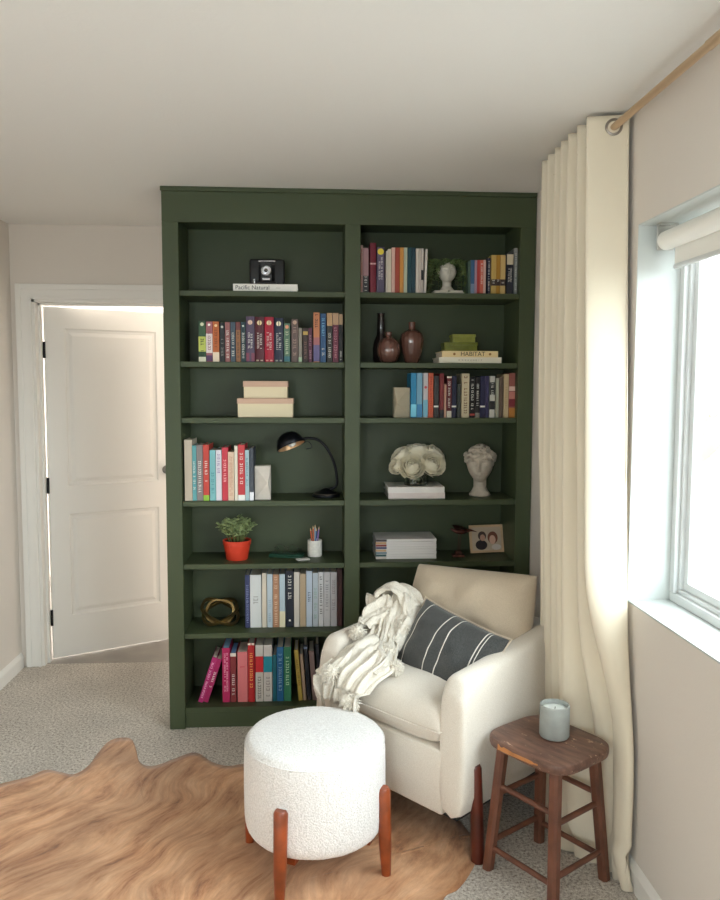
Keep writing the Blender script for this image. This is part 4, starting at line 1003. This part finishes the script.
bm = edge_tube(sw+.03, 2*HD-.08, .03, .0022); o_ = obj('piping', bm, LINEN, sc_o, smooth=True)
bm = cushion(.56, .42, .20, puff=.46, edge=2.8, corner=.0, seedn=4, wrink=.006)
bco = obj('back_cushion', bm, CUSH, ch, smooth=True, sub=1); bco['label'] = 'loose beige back cushion'
bco.location = (.003, .135, .655); bco.rotation_euler = (math.radians(70), math.radians(-3.5), math.radians(6))
def chleg(sx, sy, zt, dy=0):
    bm = new(); a = Vector((sx*(HW-.012), sy*HD, 0)); 
    top = Vector((sx*(HW-.028), sy*(HD-.015)+dy, zt)); bot = Vector((sx*(HW+.0), sy*(HD-.005)+dy, 0))
    tube(bm, [bot, bot.lerp(top, .5), bot.lerp(top, .96), top], [.0155, .021, .021, .014], 14)
    return obj('leg', bm, DREDW, ch, auto=50)
# front legs are let into the outside of the arms
def sleg(x, y, zt):
    bm = new(); bot = Vector((x, y, 0)); top = Vector((x-(.004 if x > 0 else -.004), y-.012, zt))
    tube(bm, [bot, bot.lerp(top, .5), bot.lerp(top, .97), top], [.0235, .0215, .0185, .014], 14); obj('leg', bm, DREDW, ch, auto=50)
sleg(HW-.006, -HD+.088, .335); sleg(-HW+.006, -HD+.088, .335); sleg(HW-.05, HD-.10, .2); sleg(-HW+.05, HD-.10, .2)

# ------------------------------------------------------------------ striped lumbar pillow
def stripe_mat():
    M = fabric('charcoal_striped_linen', (82, 83, 82), (58, 60, 60), 350, .4)
    nt = M.node_tree; b = nt.nodes['Principled BSDF']; L = nt.links.new
    src = b.inputs['Base Color'].links[0].from_socket
    tc = nt.nodes.new('ShaderNodeTexCoord'); sp = nt.nodes.new('ShaderNodeSeparateXYZ'); L(tc.outputs['Object'], sp.inputs[0])
    acc = None
    for c, wd in ((-.150, .0024), (-.030, .0024), (.022, .0024), (.140, .0022), (.152, .0016)):
        s1 = nt.nodes.new('ShaderNodeMath'); s1.operation = 'SUBTRACT'; s1.inputs[1].default_value = c; L(sp.outputs[0], s1.inputs[0])
        s2 = nt.nodes.new('ShaderNodeMath'); s2.operation = 'ABSOLUTE'; L(s1.outputs[0], s2.inputs[0])
        s3 = nt.nodes.new('ShaderNodeMath'); s3.operation = 'LESS_THAN'; s3.inputs[1].default_value = wd; L(s2.outputs[0], s3.inputs[0])
        if acc is None: acc = s3
        else:
            ad = nt.nodes.new('ShaderNodeMath'); ad.operation = 'MAXIMUM'; L(acc.outputs[0], ad.inputs[0]); L(s3.outputs[0], ad.inputs[1]); acc = ad
    mx = nt.nodes.new('ShaderNodeMix'); mx.data_type = 'RGBA'; L(acc.outputs[0], mx.inputs[0]); L(src, mx.inputs[6]); mx.inputs[7].default_value = lin((222, 218, 210)); L(mx.outputs[2], b.inputs['Base Color'])
    return M
lp_ = thing('lumbar_pillow', 'charcoal lumbar pillow with thin white stripes leaning in the armchair', 'pillow')
bm = cushion(.41, .275, .15, puff=.5, edge=2.4, corner=-.07, seedn=9, wrink=.007)
obj('pillow_cover', bm, stripe_mat(), lp_, smooth=True, sub=1)
bm = edge_tube(.41, .275, -.07, .0025); obj('piping', bm, mat('cream_piping', (214, 200, 180), .8), lp_, smooth=True)
# pillow axes in the world: along its length (ex) and its height (ey)
PA = onY(404, 660, 2.74); PB = onY(505, 640, 2.62)
LPX = Vector((.80, -.22, -.40)).normalized(); 
nrm = Vector((-.66, -.56, .50)).normalized(); LPX = (LPX-nrm*LPX.dot(nrm)).normalized(); LPY = nrm.cross(LPX)
Mx = Matrix((LPX, LPY, nrm)).transposed().to_4x4(); LPC = Vector((.502, 2.768, .600)); Mx.translation = LPC
lp_.matrix_world = Mx

# ------------------------------------------------------------------ ottoman
ot = thing('ottoman', 'round white boucle ottoman on four cherry wood legs', 'ottoman', (.012, 2.49, 0), 0)
OZ0, OZ1, OR = .122, .440, .232
prof = [(0, OZ0-.004), (OR*.80, OZ0-.002), (OR*.93, OZ0+.008), (OR*.985, OZ0+.028), (OR, OZ0+.06), (OR*1.004, .26), (OR, OZ1-.05), (OR*.988, OZ1-.026), (OR*.955, OZ1-.008), (OR*.90, OZ1+.001), (OR*.6, OZ1+.008), (0, OZ1+.011)]
bm = new(); lathe(bm, prof, 72, cap=False)
bmesh.ops.remove_doubles(bm, verts=bm.verts, dist=1e-4)
oo = obj('upholstered_drum', bm, BOUC, ot, smooth=True, sub=2)
tx = bpy.data.textures.new('boucle_loops', 'CLOUDS'); tx.noise_scale = .008; dmod = oo.modifiers.new('loops', 'DISPLACE'); dmod.texture = tx; dmod.strength = .0028; dmod.mid_level = .5
pts = [(OR*.985*math.cos(t), OR*.985*math.sin(t), OZ1-.022) for t in [2*PI*k/64 for k in range(64)]]
bm = new(); tube(bm, pts, .0022, 6, closed=True); obj('top_seam', bm, BOUC, ot, smooth=True)
for a in (244, 336, 154, 66):
    t = math.radians(a); bot = Vector((.250*math.cos(t), .250*math.sin(t), 0)); top = Vector((.238*math.cos(t), .238*math.sin(t), .295))
    bm = new(); tube(bm, [bot, bot.lerp(top, .35), bot.lerp(top, .97), top], [.015, .0205, .0225, .017], 20); obj('leg', bm, REDW, ot, auto=50)
bm = new(); box(bm, (-.2, -.02, OZ0-.02), (.2, .02, OZ0)); box(bm, (-.02, -.2, OZ0-.0195), (.02, .2, OZ0-.0005)); o_ = obj('cross_brace', bm, REDW, ot); o_.rotation_euler.z = math.radians(66)

# ------------------------------------------------------------------ wooden stool
def worn_wood():
    M = bpy.data.materials.new('worn_brown_painted_wood'); M.use_nodes = True; nt = M.node_tree; b = nt.nodes['Principled BSDF']; L = nt.links.new
    tc = nt.nodes.new('ShaderNodeTexCoord'); mp = nt.nodes.new('ShaderNodeMapping'); mp.inputs['Scale'].default_value = (12, 60, 60); L(tc.outputs['Object'], mp.inputs[0])
    n = nt.nodes.new('ShaderNodeTexNoise'); n.inputs['Scale'].default_value = 1; n.inputs['Detail'].default_value = 6; L(mp.outputs[0], n.inputs['Vector'])
    r = nt.nodes.new('ShaderNodeValToRGB'); e = r.color_ramp.elements; e[0].position = .3; e[0].color = lin((78, 54, 45)); e[1].position = .7; e[1].color = lin((124, 90, 75)); L(n.outputs['Fac'], r.inputs['Fac'])
    n2 = nt.nodes.new('ShaderNodeTexNoise'); n2.inputs['Scale'].default_value = 55; n2.inputs['Detail'].default_value = 8; n2.inputs['Roughness'].default_value = .75
    mp2 = nt.nodes.new('ShaderNodeMapping'); mp2.inputs['Scale'].default_value = (.5, 1.2, 1.2); L(tc.outputs['Object'], mp2.inputs[0]); L(mp2.outputs[0], n2.inputs['Vector'])
    r2 = nt.nodes.new('ShaderNodeValToRGB'); r2.color_ramp.elements[0].position = .61; r2.color_ramp.elements[1].position = .66; L(n2.outputs['Fac'], r2.inputs['Fac'])
    mx = nt.nodes.new('ShaderNodeMix'); mx.data_type = 'RGBA'; L(r2.outputs['Color'], mx.inputs[0]); L(r.outputs['Color'], mx.inputs[6]); mx.inputs[7].default_value = lin((206, 176, 150)); L(mx.outputs[2], b.inputs['Base Color'])
    b.inputs['Roughness'].default_value = .42; bp = nt.nodes.new('ShaderNodeBump'); bp.inputs['Strength'].default_value = .3; bp.inputs['Distance'].default_value = .001; L(n2.outputs['Fac'], bp.inputs['Height']); L(bp.outputs['Normal'], b.inputs['Normal'])
    return M
WW = worn_wood(); LW = mat('reddish_brown_leg_paint', (104, 64, 48), .4, vary=.3, vscale=14)
SCX, SCY = .757, 2.372
st = thing('wooden_stool', 'small worn brown wooden stool with rounded seat beside the armchair', 'stool', (SCX, SCY, 0), math.radians(-56))
SZ = .452
bm = new(); n = 72; SX, SY = .162, .145
def sup(t, e=4.4): c, s = math.cos(t), math.sin(t); return math.copysign(abs(c)**(2/e), c)*SX, math.copysign(abs(s)**(2/e), s)*SY
rings = []
for k, z in ((.55, SZ-.034), (.93, SZ-.034), (.985, SZ-.030), (1, SZ-.020), (1, SZ-.008), (.985, SZ-.002), (.955, SZ), (.6, SZ-.0015), (.2, SZ-.003)):
    rings.append([bm.verts.new((sup(2*PI*i/n)[0]*k, sup(2*PI*i/n)[1]*k, z)) for i in range(n)])
for a, b in zip(rings, rings[1:]):
    for i in range(n): bm.faces.new((a[i], a[(i+1) % n], b[(i+1) % n], b[i]))
bm.faces.new(rings[0]); bm.faces.new(rings[-1]); seat = obj('seat', bm, WW, st, auto=40)
# chipped patch of bare wood on the near edge
bm = new(); R = random.Random(2); pp = []
for k in range(14):
    t = math.radians(-104+1.9*k); x, y = sup(t); pp.append((x, y))
for k, (x, y) in enumerate(pp): pp[k] = (x*1.003, y*1.003)
tops = [SZ-.012+R.uniform(-.003, .004) for _ in pp]; bots = [SZ-.031+R.uniform(0, .004)+.012*(k/13) for k in range(14)]
va = [bm.verts.new((x, y, z)) for (x, y), z in zip(pp, tops)]; vb = [bm.verts.new((x, y, min(z, a-.001))) for (x, y), z, a in zip(pp, bots, tops)]
for i in range(13): bm.faces.new((va[i], va[i+1], vb[i+1], vb[i]))
o_ = obj('chipped_patch', bm, mat('bare_wood', (186, 126, 74), .7, vary=.2, vscale=30), seat, solid=.001); o_['label'] = 'bare wood where the paint has chipped off'
LG = {}
for sx in (-1, 1):
    for sy in (-1, 1):
        top = Vector((sx*.105, sy*.095, SZ-.034)); bot = Vector((sx*.132, sy*.128, 0)); LG[(sx, sy)] = (bot, top)
        bm = new(); ax_ = (top-bot); w0, w1 = .0165, .0175
        va = []
        for p_, w_ in ((bot, w0), (top, w1)):
            va.append([bm.verts.new(p_+Vector((a*w_, b*w_, 0))) for a, b in ((-1, -.55), (-.55, -1), (.55, -1), (1, -.55), (1, .55), (.55, 1), (-.55, 1), (-1, .55))])
        for i in range(8): bm.faces.new((va[0][i], va[0][(i+1) % 8], va[1][(i+1) % 8], va[1][i]))
        bm.faces.new(va[0]); bm.faces.new(va[1]); obj('leg', bm, LW, st)
def at_z(k, z): b_, t_ = LG[k]; return b_.lerp(t_, z/(SZ-.034))
for (a, b), zs_ in (((( -1, -1), (1, -1)), (.075, .285)), (((1, -1), (1, 1)), (.095, .255)), (((1, 1), (-1, 1)), (.075, .285)), (((-1, 1), (-1, -1)), (.095, .255))):
    for z in zs_:
        bm = new(); tube(bm, [at_z(a, z), at_z(b, z)], .0095, 10); obj('stretcher', bm, LW, st, auto=40)

# candle
CON = mat('grey_concrete', (156, 160, 156), .85, vary=.1, vscale=25, bump=.3, bscale=200)
cd = thing('candle', 'white candle in a grey concrete jar on the wooden stool', 'candle', (.782, 2.392, SZ+.0006))
r_, h_ = .0475, .104
bm = new(); lathe(bm, [(0, 0), (r_*.94, 0), (r_, .005), (r_, h_-.003), (r_*.97, h_), (r_*.9, h_), (r_*.87, h_-.003), (r_*.86, h_-.022), (0, h_-.022)], 48, cap=False); obj('jar', bm, CON, cd, auto=40)
bm = new(); lathe(bm, [(0, h_-.0215), (r_*.86, h_-.0215), (r_*.86, h_-.014), (r_*.7, h_-.0155), (0, h_-.016)], 40, cap=False); obj('wax', bm, mat('white_wax', (226, 232, 228), .4), cd, smooth=True)
bm = new(); tube(bm, [(0, 0, h_-.016), (.001, 0, h_-.008)], .0011, 6); obj('wick', bm, mat('wick', (60, 56, 50), .9), cd)

# ------------------------------------------------------------------ curtain
NP = 13           # panels
def curt(t, z):
    """t: 0 (near, wall-side edge) .. 1 (far); returns x, y"""
    H = 2.428; f = z/H                        # 0 floor .. 1 top
    ph = t*NP
    k = int(min(ph, NP-1e-6)); fr_ = ph-k
    s_ = .5-.5*math.cos(PI*fr_); s_ = .75*s_+.25*fr_
    x_room = .876+.004*math.sin(k*2.3); x_wall = 1.004
    a = s_ if k % 2 == 0 else 1-s_            # 0 at wall, 1 at room
    low = max(0, 1-f/.62); low2 = max(0, (.30-z)/.30)
    # y spacing
    y_top = 2.470+.040*ph
    y_low = 2.300+.032*ph
    y = y_top+(y_low-y_top)*(1-f)**1.25*1.0
    g = low*low
    xr = x_room-.006*math.sin(3*k+1)*low+(.012*math.sin(k*1.9+z*3))*low; xw = x_wall-.012*low*(k % 3 == 1)
    if k >= 4: xr -= .022*min(1, (1-f)*2.2)
    x = xw+(xr-xw)*a
    y_base = y_top+(y_low-y_top)*(1-f)**1.25
    wy = max(0, min(1, (2.50-y_base)/.10)); wz = max(0, min(1, (1.0-z)/.55)); bl_ = wy*wy*(3-2*wy)*wz*wz*(3-2*wz)
    xr = xr+(max(xr, .962)-xr)*bl_; x = xw+(xr-xw)*a
    y -= .045*max(0, 1-ph/3)*math.exp(-((z-.38)/.30)**2)
    # near panel bows towards the room side lower down
    near = max(0, 1-ph)
    y -= .030*math.sin(PI*fr_)*low*(1 if k % 2 == 0 else -.5)*(1 if k else 1.4)
    y += .012*noise.noise(Vector((ph*1.3, z*2.2, 3)))*(1-f)**.5
    # gather and crumple near the floor
    if z < .2:
        q = (.2-z)/.2; q = q*q*(3-2*q)
        x = x+(.955-x)*.28*q*(.3 if k < 2 else .2)
        x += .022*q*noise.noise(Vector((ph*2.6, z*16, 7)))*2; y += .022*q*noise.noise(Vector((ph*2.2, z*14, 1)))*2
        if z < .07: e = 1-z/.07; x = x+(x-.945)*.35*e*e; y -= .012*e*e
    return min(x, XRW-.016-.001), y
cu = thing('curtain', 'full length cream grommet curtain bunched beside the window, pooling on the carpet', 'curtain', (0, 0, 0))
NV, NU = 110, NP*14+1
ZT = 2.428
bm = new()
def cf(i, j):
    z = .006+(ZT-.006)*(j**.8); x, y = curt(i, z)
    return Vector((x, y, z))
grid(bm, cf, NU, NV)
obj('curtain_panel', bm, CURT, cu, smooth=True, solid=.003)
bm = new(); zz_ = ZT-.095
tube(bm, [Vector((*curt(i/120, zz_), zz_)) for i in range(0, 121)], .0017, 5); obj('header_stitching', bm, mat('cream_thread', (206, 190, 164), .9), cu)
RX, RZ = .958, 2.392
BRS = mat('brushed_gold', (200, 172, 140), .42, .45); 
for k in range(NP):
    # where the rod crosses each panel
    best = min(((abs(curt((k+q/40)/NP, RZ)[0]-RX), (k+q/40)/NP) for q in range(41)))[1]
    y = curt(best, RZ)[1]; x2, y2 = curt(best+.003, RZ); d = Vector((x2-RX, y2-y, 0)); an = math.atan2(d.y, d.x)
    bm = new(); lathe(bm, [(.019, -.004), (.026, -.0045), (.028, 0), (.026, .0045), (.019, .004), (.018, 0), (.019, -.004)], 36, (0, 0, 0), (PI/2, 0, 0), cap=False)
    o_ = obj('grommet', bm, mat('brushed_steel', (150, 142, 134), .3, .9), cu, smooth=True); o_.location = (RX, y, RZ); o_.rotation_euler.z = an
cr = thing('curtain_rod', 'brushed gold telescoping curtain rod above the window', 'curtain rod', (RX, 0, RZ))
bm = new(); cyl(bm, (0, 1.86, 0), (0, 3.02, 0), .0112, n=24); obj('rod', bm, BRS, cr, auto=40)
bm = new(); cyl(bm, (0, -.55, 0), (0, 1.89, 0), .0132, n=24); obj('outer_rod', bm, BRS, cr, auto=40)
for y, s_ in ((3.02, 1), (-.55, -1)):
    bm = new(); lathe(bm, [(.011, 0), (.018, .004), (.018, .03), (.012, .034), (0, .034)], 24, (0, y, 0), (-s_*PI/2, 0, 0), cap=False); obj('finial', bm, BRS, cr, auto=40)
for y in (2.985, 1.0, -.4):
    bm = new(); cyl(bm, (XRW-RX, y, -.02), (XRW-RX-.006, y, -.02), .018, n=20); tube(bm, [(XRW-RX-.004, y, -.02), (.0, y, -.022), (0, y, -.012)], .005, 8); obj('bracket', bm, BRS, cr, auto=40)

# ------------------------------------------------------------------ cowhide rug
def hide_mat():
    M = bpy.data.materials.new('brindle_cowhide'); M.use_nodes = True; nt = M.node_tree; b = nt.nodes['Principled BSDF']; L = nt.links.new
    tc = nt.nodes.new('ShaderNodeTexCoord'); mp = nt.nodes.new('ShaderNodeMapping'); mp.vector_type = 'TEXTURE'; mp.inputs['Rotation'].default_value = (0, 0, math.radians(58)); mp.inputs['Scale'].default_value = (1/2.0, 1/6.5, 1)
    w = nt.nodes.new('ShaderNodeTexNoise'); w.inputs['Scale'].default_value = 1.6; w.inputs['Detail'].default_value = 2; L(tc.outputs['Object'], w.inputs['Vector'])
    ad = nt.nodes.new('ShaderNodeVectorMath'); ad.operation = 'MULTIPLY_ADD'; ad.inputs[1].default_value = (.45, .45, 0); L(w.outputs['Color'], ad.inputs[0]); L(tc.outputs['Object'], ad.inputs[2]); L(ad.outputs[0], mp.inputs[0])
    n = nt.nodes.new('ShaderNodeTexNoise'); n.inputs['Scale'].default_value = 2.4; n.inputs['Detail'].default_value = 8; n.inputs['Roughness'].default_value = .65; L(mp.outputs[0], n.inputs['Vector'])
    r = nt.nodes.new('ShaderNodeValToRGB'); e = r.color_ramp.elements; e[0].position = .30; e[0].color = lin((126, 84, 56)); e[1].position = .68; e[1].color = lin((218, 172, 134))
    for p_, c in ((.38, (172, 120, 82)), (.46, (192, 142, 102)), (.58, (210, 162, 122))): x = e.new(p_); x.color = lin(c)
    L(n.outputs['Fac'], r.inputs['Fac'])
    n2 = nt.nodes.new('ShaderNodeTexNoise'); n2.inputs['Scale'].default_value = 2.2; n2.inputs['Detail'].default_value = 5; L(tc.outputs['Object'], n2.inputs['Vector'])
    m2 = nt.nodes.new('ShaderNodeMapRange'); m2.inputs[1].default_value = .35; m2.inputs[2].default_value = .65; m2.inputs[3].default_value = .72; m2.inputs[4].default_value = 1.15; L(n2.outputs['Fac'], m2.inputs[0])
    n4 = nt.nodes.new('ShaderNodeTexNoise'); n4.inputs['Scale'].default_value = 1; n4.inputs['Detail'].default_value = 6; n4.inputs['Roughness'].default_value = .7
    mp4 = nt.nodes.new('ShaderNodeMapping'); mp4.vector_type = 'TEXTURE'; mp4.inputs['Rotation'].default_value = (0, 0, math.radians(58)); mp4.inputs['Scale'].default_value = (1/7, 1/60, 1); L(ad.outputs[0], mp4.inputs[0]); L(mp4.outputs[0], n4.inputs['Vector'])
    m4 = nt.nodes.new('ShaderNodeMapRange'); m4.inputs[1].default_value = .3; m4.inputs[2].default_value = .7; m4.inputs[3].default_value = .85; m4.inputs[4].default_value = 1.14; L(n4.outputs['Fac'], m4.inputs[0])
    mm = nt.nodes.new('ShaderNodeMath'); mm.operation = 'MULTIPLY'; L(m2.outputs[0], mm.inputs[0]); L(m4.outputs[0], mm.inputs[1])
    mx = nt.nodes.new('ShaderNodeMix'); mx.data_type = 'RGBA'; mx.blend_type = 'MULTIPLY'; mx.inputs[0].default_value = 1; L(r.outputs['Color'], mx.inputs[6]); L(mm.outputs[0], mx.inputs[7]); L(mx.outputs[2], b.inputs['Base Color'])
    b.inputs['Roughness'].default_value = .75; b.inputs['Sheen Weight'].default_value = .25; b.inputs['Specular IOR Level'].default_value = .25
    mp3 = nt.nodes.new('ShaderNodeMapping'); mp3.vector_type = 'TEXTURE'; mp3.inputs['Rotation'].default_value = (0, 0, math.radians(58)); mp3.inputs['Scale'].default_value = (1/40, 1/260, 1); L(tc.outputs['Object'], mp3.inputs[0])
    n3 = nt.nodes.new('ShaderNodeTexNoise'); n3.inputs['Scale'].default_value = 1; n3.inputs['Detail'].default_value = 4; L(mp3.outputs[0], n3.inputs['Vector'])
    bp = nt.nodes.new('ShaderNodeBump'); bp.inputs['Strength'].default_value = .5; bp.inputs['Distance'].default_value = .003; L(n3.outputs['Fac'], bp.inputs['Height']); L(bp.outputs['Normal'], b.inputs['Normal'])
    return M
# outline measured on the carpet; the near part lies below the frame
far = [onZ(u, v, .006) for u, v in [(-30, 792), (0, 783), (28, 776), (45, 769), (60, 771), (74, 773), (88, 765), (98, 752), (108, 741), (119, 737), (131, 738), (136, 748), (139, 760), (147, 765), (158, 764), (174, 758), (190, 752), (200, 753), (212, 761), (228, 765), (243, 763), (262, 766)]]
near = [(.02, 3.12), (.2, 3.12), (.36, 3.0), (.5, 2.8), (.56, 2.6)]
right = [onZ(u, v, .006) for u, v in [(470, 833), (476, 856), (470, 872), (458, 888), (444, 897)]]
pts = [Vector((p.x, p.y, 0)) for p in far]+[Vector((x, y, 0)) for x, y in near]+[Vector((p.x, p.y, 0)) for p in right]
pts += [Vector(q+(0,)) for q in ((.36, 2.12), (.30, 1.9), (.34, 1.6), (.42, 1.35), (.30, 1.2), (.0, 1.3), (-.4, 1.25), (-.7, 1.05), (-.95, 1.12), (-1.05, 1.4), (-1.3, 1.75), (-1.45, 2.1), (-1.44, 2.5), (-1.40, 2.8))]
den = catmull(pts+[pts[0]], 260)[:-1]
bm = new(); cen = Vector((-.45, 2.2, 0)); rings = []
for k in range(24):
    f = k/23; zz_ = .0065 if f < .985 else .002
    rings.append([bm.verts.new((cen.x+(q.x-cen.x)*f, cen.y+(q.y-cen.y)*f, zz_+.0025*noise.noise(Vector((q.x*f*3, q.y*f*3, 0))))) for q in den] if k else None)
cv = bm.verts.new((cen.x, cen.y, .0065)); N_ = len(den)
for i in range(N_): bm.faces.new((cv, rings[1][i], rings[1][(i+1) % N_]))
for a, b in zip(rings[1:], rings[2:]):
    for i in range(N_): bm.faces.new((a[i], b[i], b[(i+1) % N_], a[(i+1) % N_]))
low = [bm.verts.new((q.x, q.y, .0003)) for q in den]
for i in range(N_): bm.faces.new((rings[-1][i], rings[-1][(i+1) % N_], low[(i+1) % N_], low[i]))
o_ = obj('cowhide_rug', bm, hide_mat(), None, smooth=True); tag(o_, 'brown brindle cowhide rug spread under the white ottoman', 'rug')
# ------------------------------------------------------------------ knitted throw with pompoms over the left arm and the seat
THR = fabric('ivory_knit', (232, 226, 214), (214, 206, 192), 260, .5, .3)
tb = thing('throw_blanket', 'ivory knitted throw with pompoms draped over the left arm and seat of the armchair', 'blanket', ch_c, CA)
def strip(path, widths, wdirs, seed, folds=3.2, amp=.014, n=70, m=90, curl=.03):
    path = [(x+(.025 if z < .6 else 0), y, z-.032*max(0, min(1, (z-.66)/.08))) for x, y, z in path]
    P = catmull(path, n); Wd = catmull([(w, 0, 0) for w in widths], n); D = catmull(wdirs, n)
    bm = new(); R = random.Random(seed); ph = [R.uniform(0, 6.28) for _ in range(6)]
    T_ = [(P[min(i+1, n-1)]-P[max(i-1, 0)]).normalized() for i in range(n)]
    def fn(i, j):
        k = min(n-1, int(round(i*(n-1)))); p = P[k]; d = D[k].normalized(); t = T_[k]; nn = d.cross(t).normalized()
        if nn.z < -.2: nn = -nn
        q = j-.5; w = Wd[k].x
        env = 1-(abs(q)*2)**4
        ofs = amp*(1-abs(math.sin(PI*(folds*j+.35*math.sin(2.6*i+ph[0])+ph[1]))))*1.5
        ofs += amp*.45*math.sin(2*PI*(folds*1.9*j+.5*math.sin(3.4*i+ph[2]))+ph[3])
        ofs += amp*.9*noise.noise(Vector((i*4+seed, j*5, 0)))+amp*.5*noise.noise(Vector((i*11+seed, j*9, 4)))
        ofs += .0016*math.sin(2*PI*30*j)
        ofs -= curl*(abs(q)*2)**3
        side = d*(q*w+.010*math.sin(5*i+ph[4])*1)
        return p+side+nn*ofs
    grid(bm, fn, n, m)
    o = obj('blanket_fold', bm, THR, tb, smooth=True, solid=.004); return o
X = (1, 0, 0)
strip([(-.20, .05, .66), (-.215, .03, .75), (-.22, -.03, .775), (-.205, -.085, .722), (-.18, -.13, .66), (-.15, -.19, .618), (-.128, -.26, .600), (-.128, -.33, .582), (-.148, -.39, .54), (-.158, -.412, .49), (-.160, -.408, .44)],
      [.20, .22, .22, .18, .14, .14, .18, .21, .20, .18, .17], [X, X, X, (1, .1, .0), (1, .1, -.1), (1, .2, -.15), (1, .25, -.1), (1, .2, 0), (1, .1, 0), X, X], 3, 4.4, .013, m=120)
strip([(-.27, -.06, .54), (-.300, -.05, .67), (-.295, -.02, .765), (-.24, .0, .795), (-.18, .015, .78), (-.135, .01, .72), (-.12, -.02, .65)],
      [.03, .11, .18, .18, .17, .15, .08], [(0, 1, -.4)]*3+[(0, 1, -.5)]*2+[(0, 1, -.3)]*2, 8, 3.4, .014, curl=.035)
strip([(-.17, -.03, .785), (-.155, -.07, .74), (-.14, -.10, .69), (-.125, -.13, .64), (-.11, -.17, .615)],
      [.11, .13, .13, .10, .07], [(1, .1, -.3)]*5, 12, 1.6, .016, n=46, m=50)
strip([(-.26, -.06, .77), (-.26, -.11, .735), (-.25, -.155, .69), (-.235, -.20, .655)],
      [.12, .13, .10, .06], [(1, .1, .1)]*4, 15, 1.7, .015, n=40, m=50)
strip([(-.24, -.13, .625), (-.18, -.19, .612), (-.12, -.25, .598), (-.07, -.30, .585), (-.04, -.33, .572)],
      [.08, .13, .16, .14, .07], [(.5, -.7, 0)]*5, 21, 2.2, .012, n=50, m=60, curl=.02)
strip([(-.16, -.22, .63), (-.18, -.29, .61), (-.205, -.355, .575), (-.225, -.405, .52), (-.232, -.40, .44)],
      [.08, .13, .13, .10, .05], [(1, .1, .0)]*5, 27, 1.8, .012, n=50, m=60)
strip([(-.26, -.36, .56), (-.285, -.40, .52), (-.295, -.40, .46), (-.30, -.385, .38)],
      [.03, .06, .07, .03], [(1, -.2, 0)]*4, 31, 1.3, .008, n=40, m=40, curl=.008)
def pom(c, r, seed):
    c = (c[0]+(.02 if c[2] < .6 else 0), c[1], c[2]-.01); bm = new(); R = random.Random(seed); sphere(bm, c, r*.72, 2)
    for k in range(240):
        z = R.uniform(-1, 1); a = R.uniform(0, 6.283); s_ = math.sqrt(1-z*z); d = Vector((s_*math.cos(a), s_*math.sin(a), z))
        L = r*R.uniform(.88, 1.12); tube(bm, [Vector(c)+d*r*.5, Vector(c)+d*L*.8+Vector((R.uniform(-1, 1), R.uniform(-1, 1), -.6))*r*.06, Vector(c)+d*L+Vector((R.uniform(-1, 1), R.uniform(-1, 1), -1.2))*r*.12], [.0022, .0020, .0008], 4)
    obj('pom_pom', bm, THR, tb, smooth=True)
for c, r, s_ in (((-.235, -.235, .648), .036, 1), ((-.205, -.415, .55), .040, 2), ((-.095, -.22, .605), .038, 3), ((-.03, -.265, .575), .034, 4), ((-.10, -.425, .475), .038, 5), ((-.115, -.11, .668), .034, 6)):
    pom(c, r, s_)
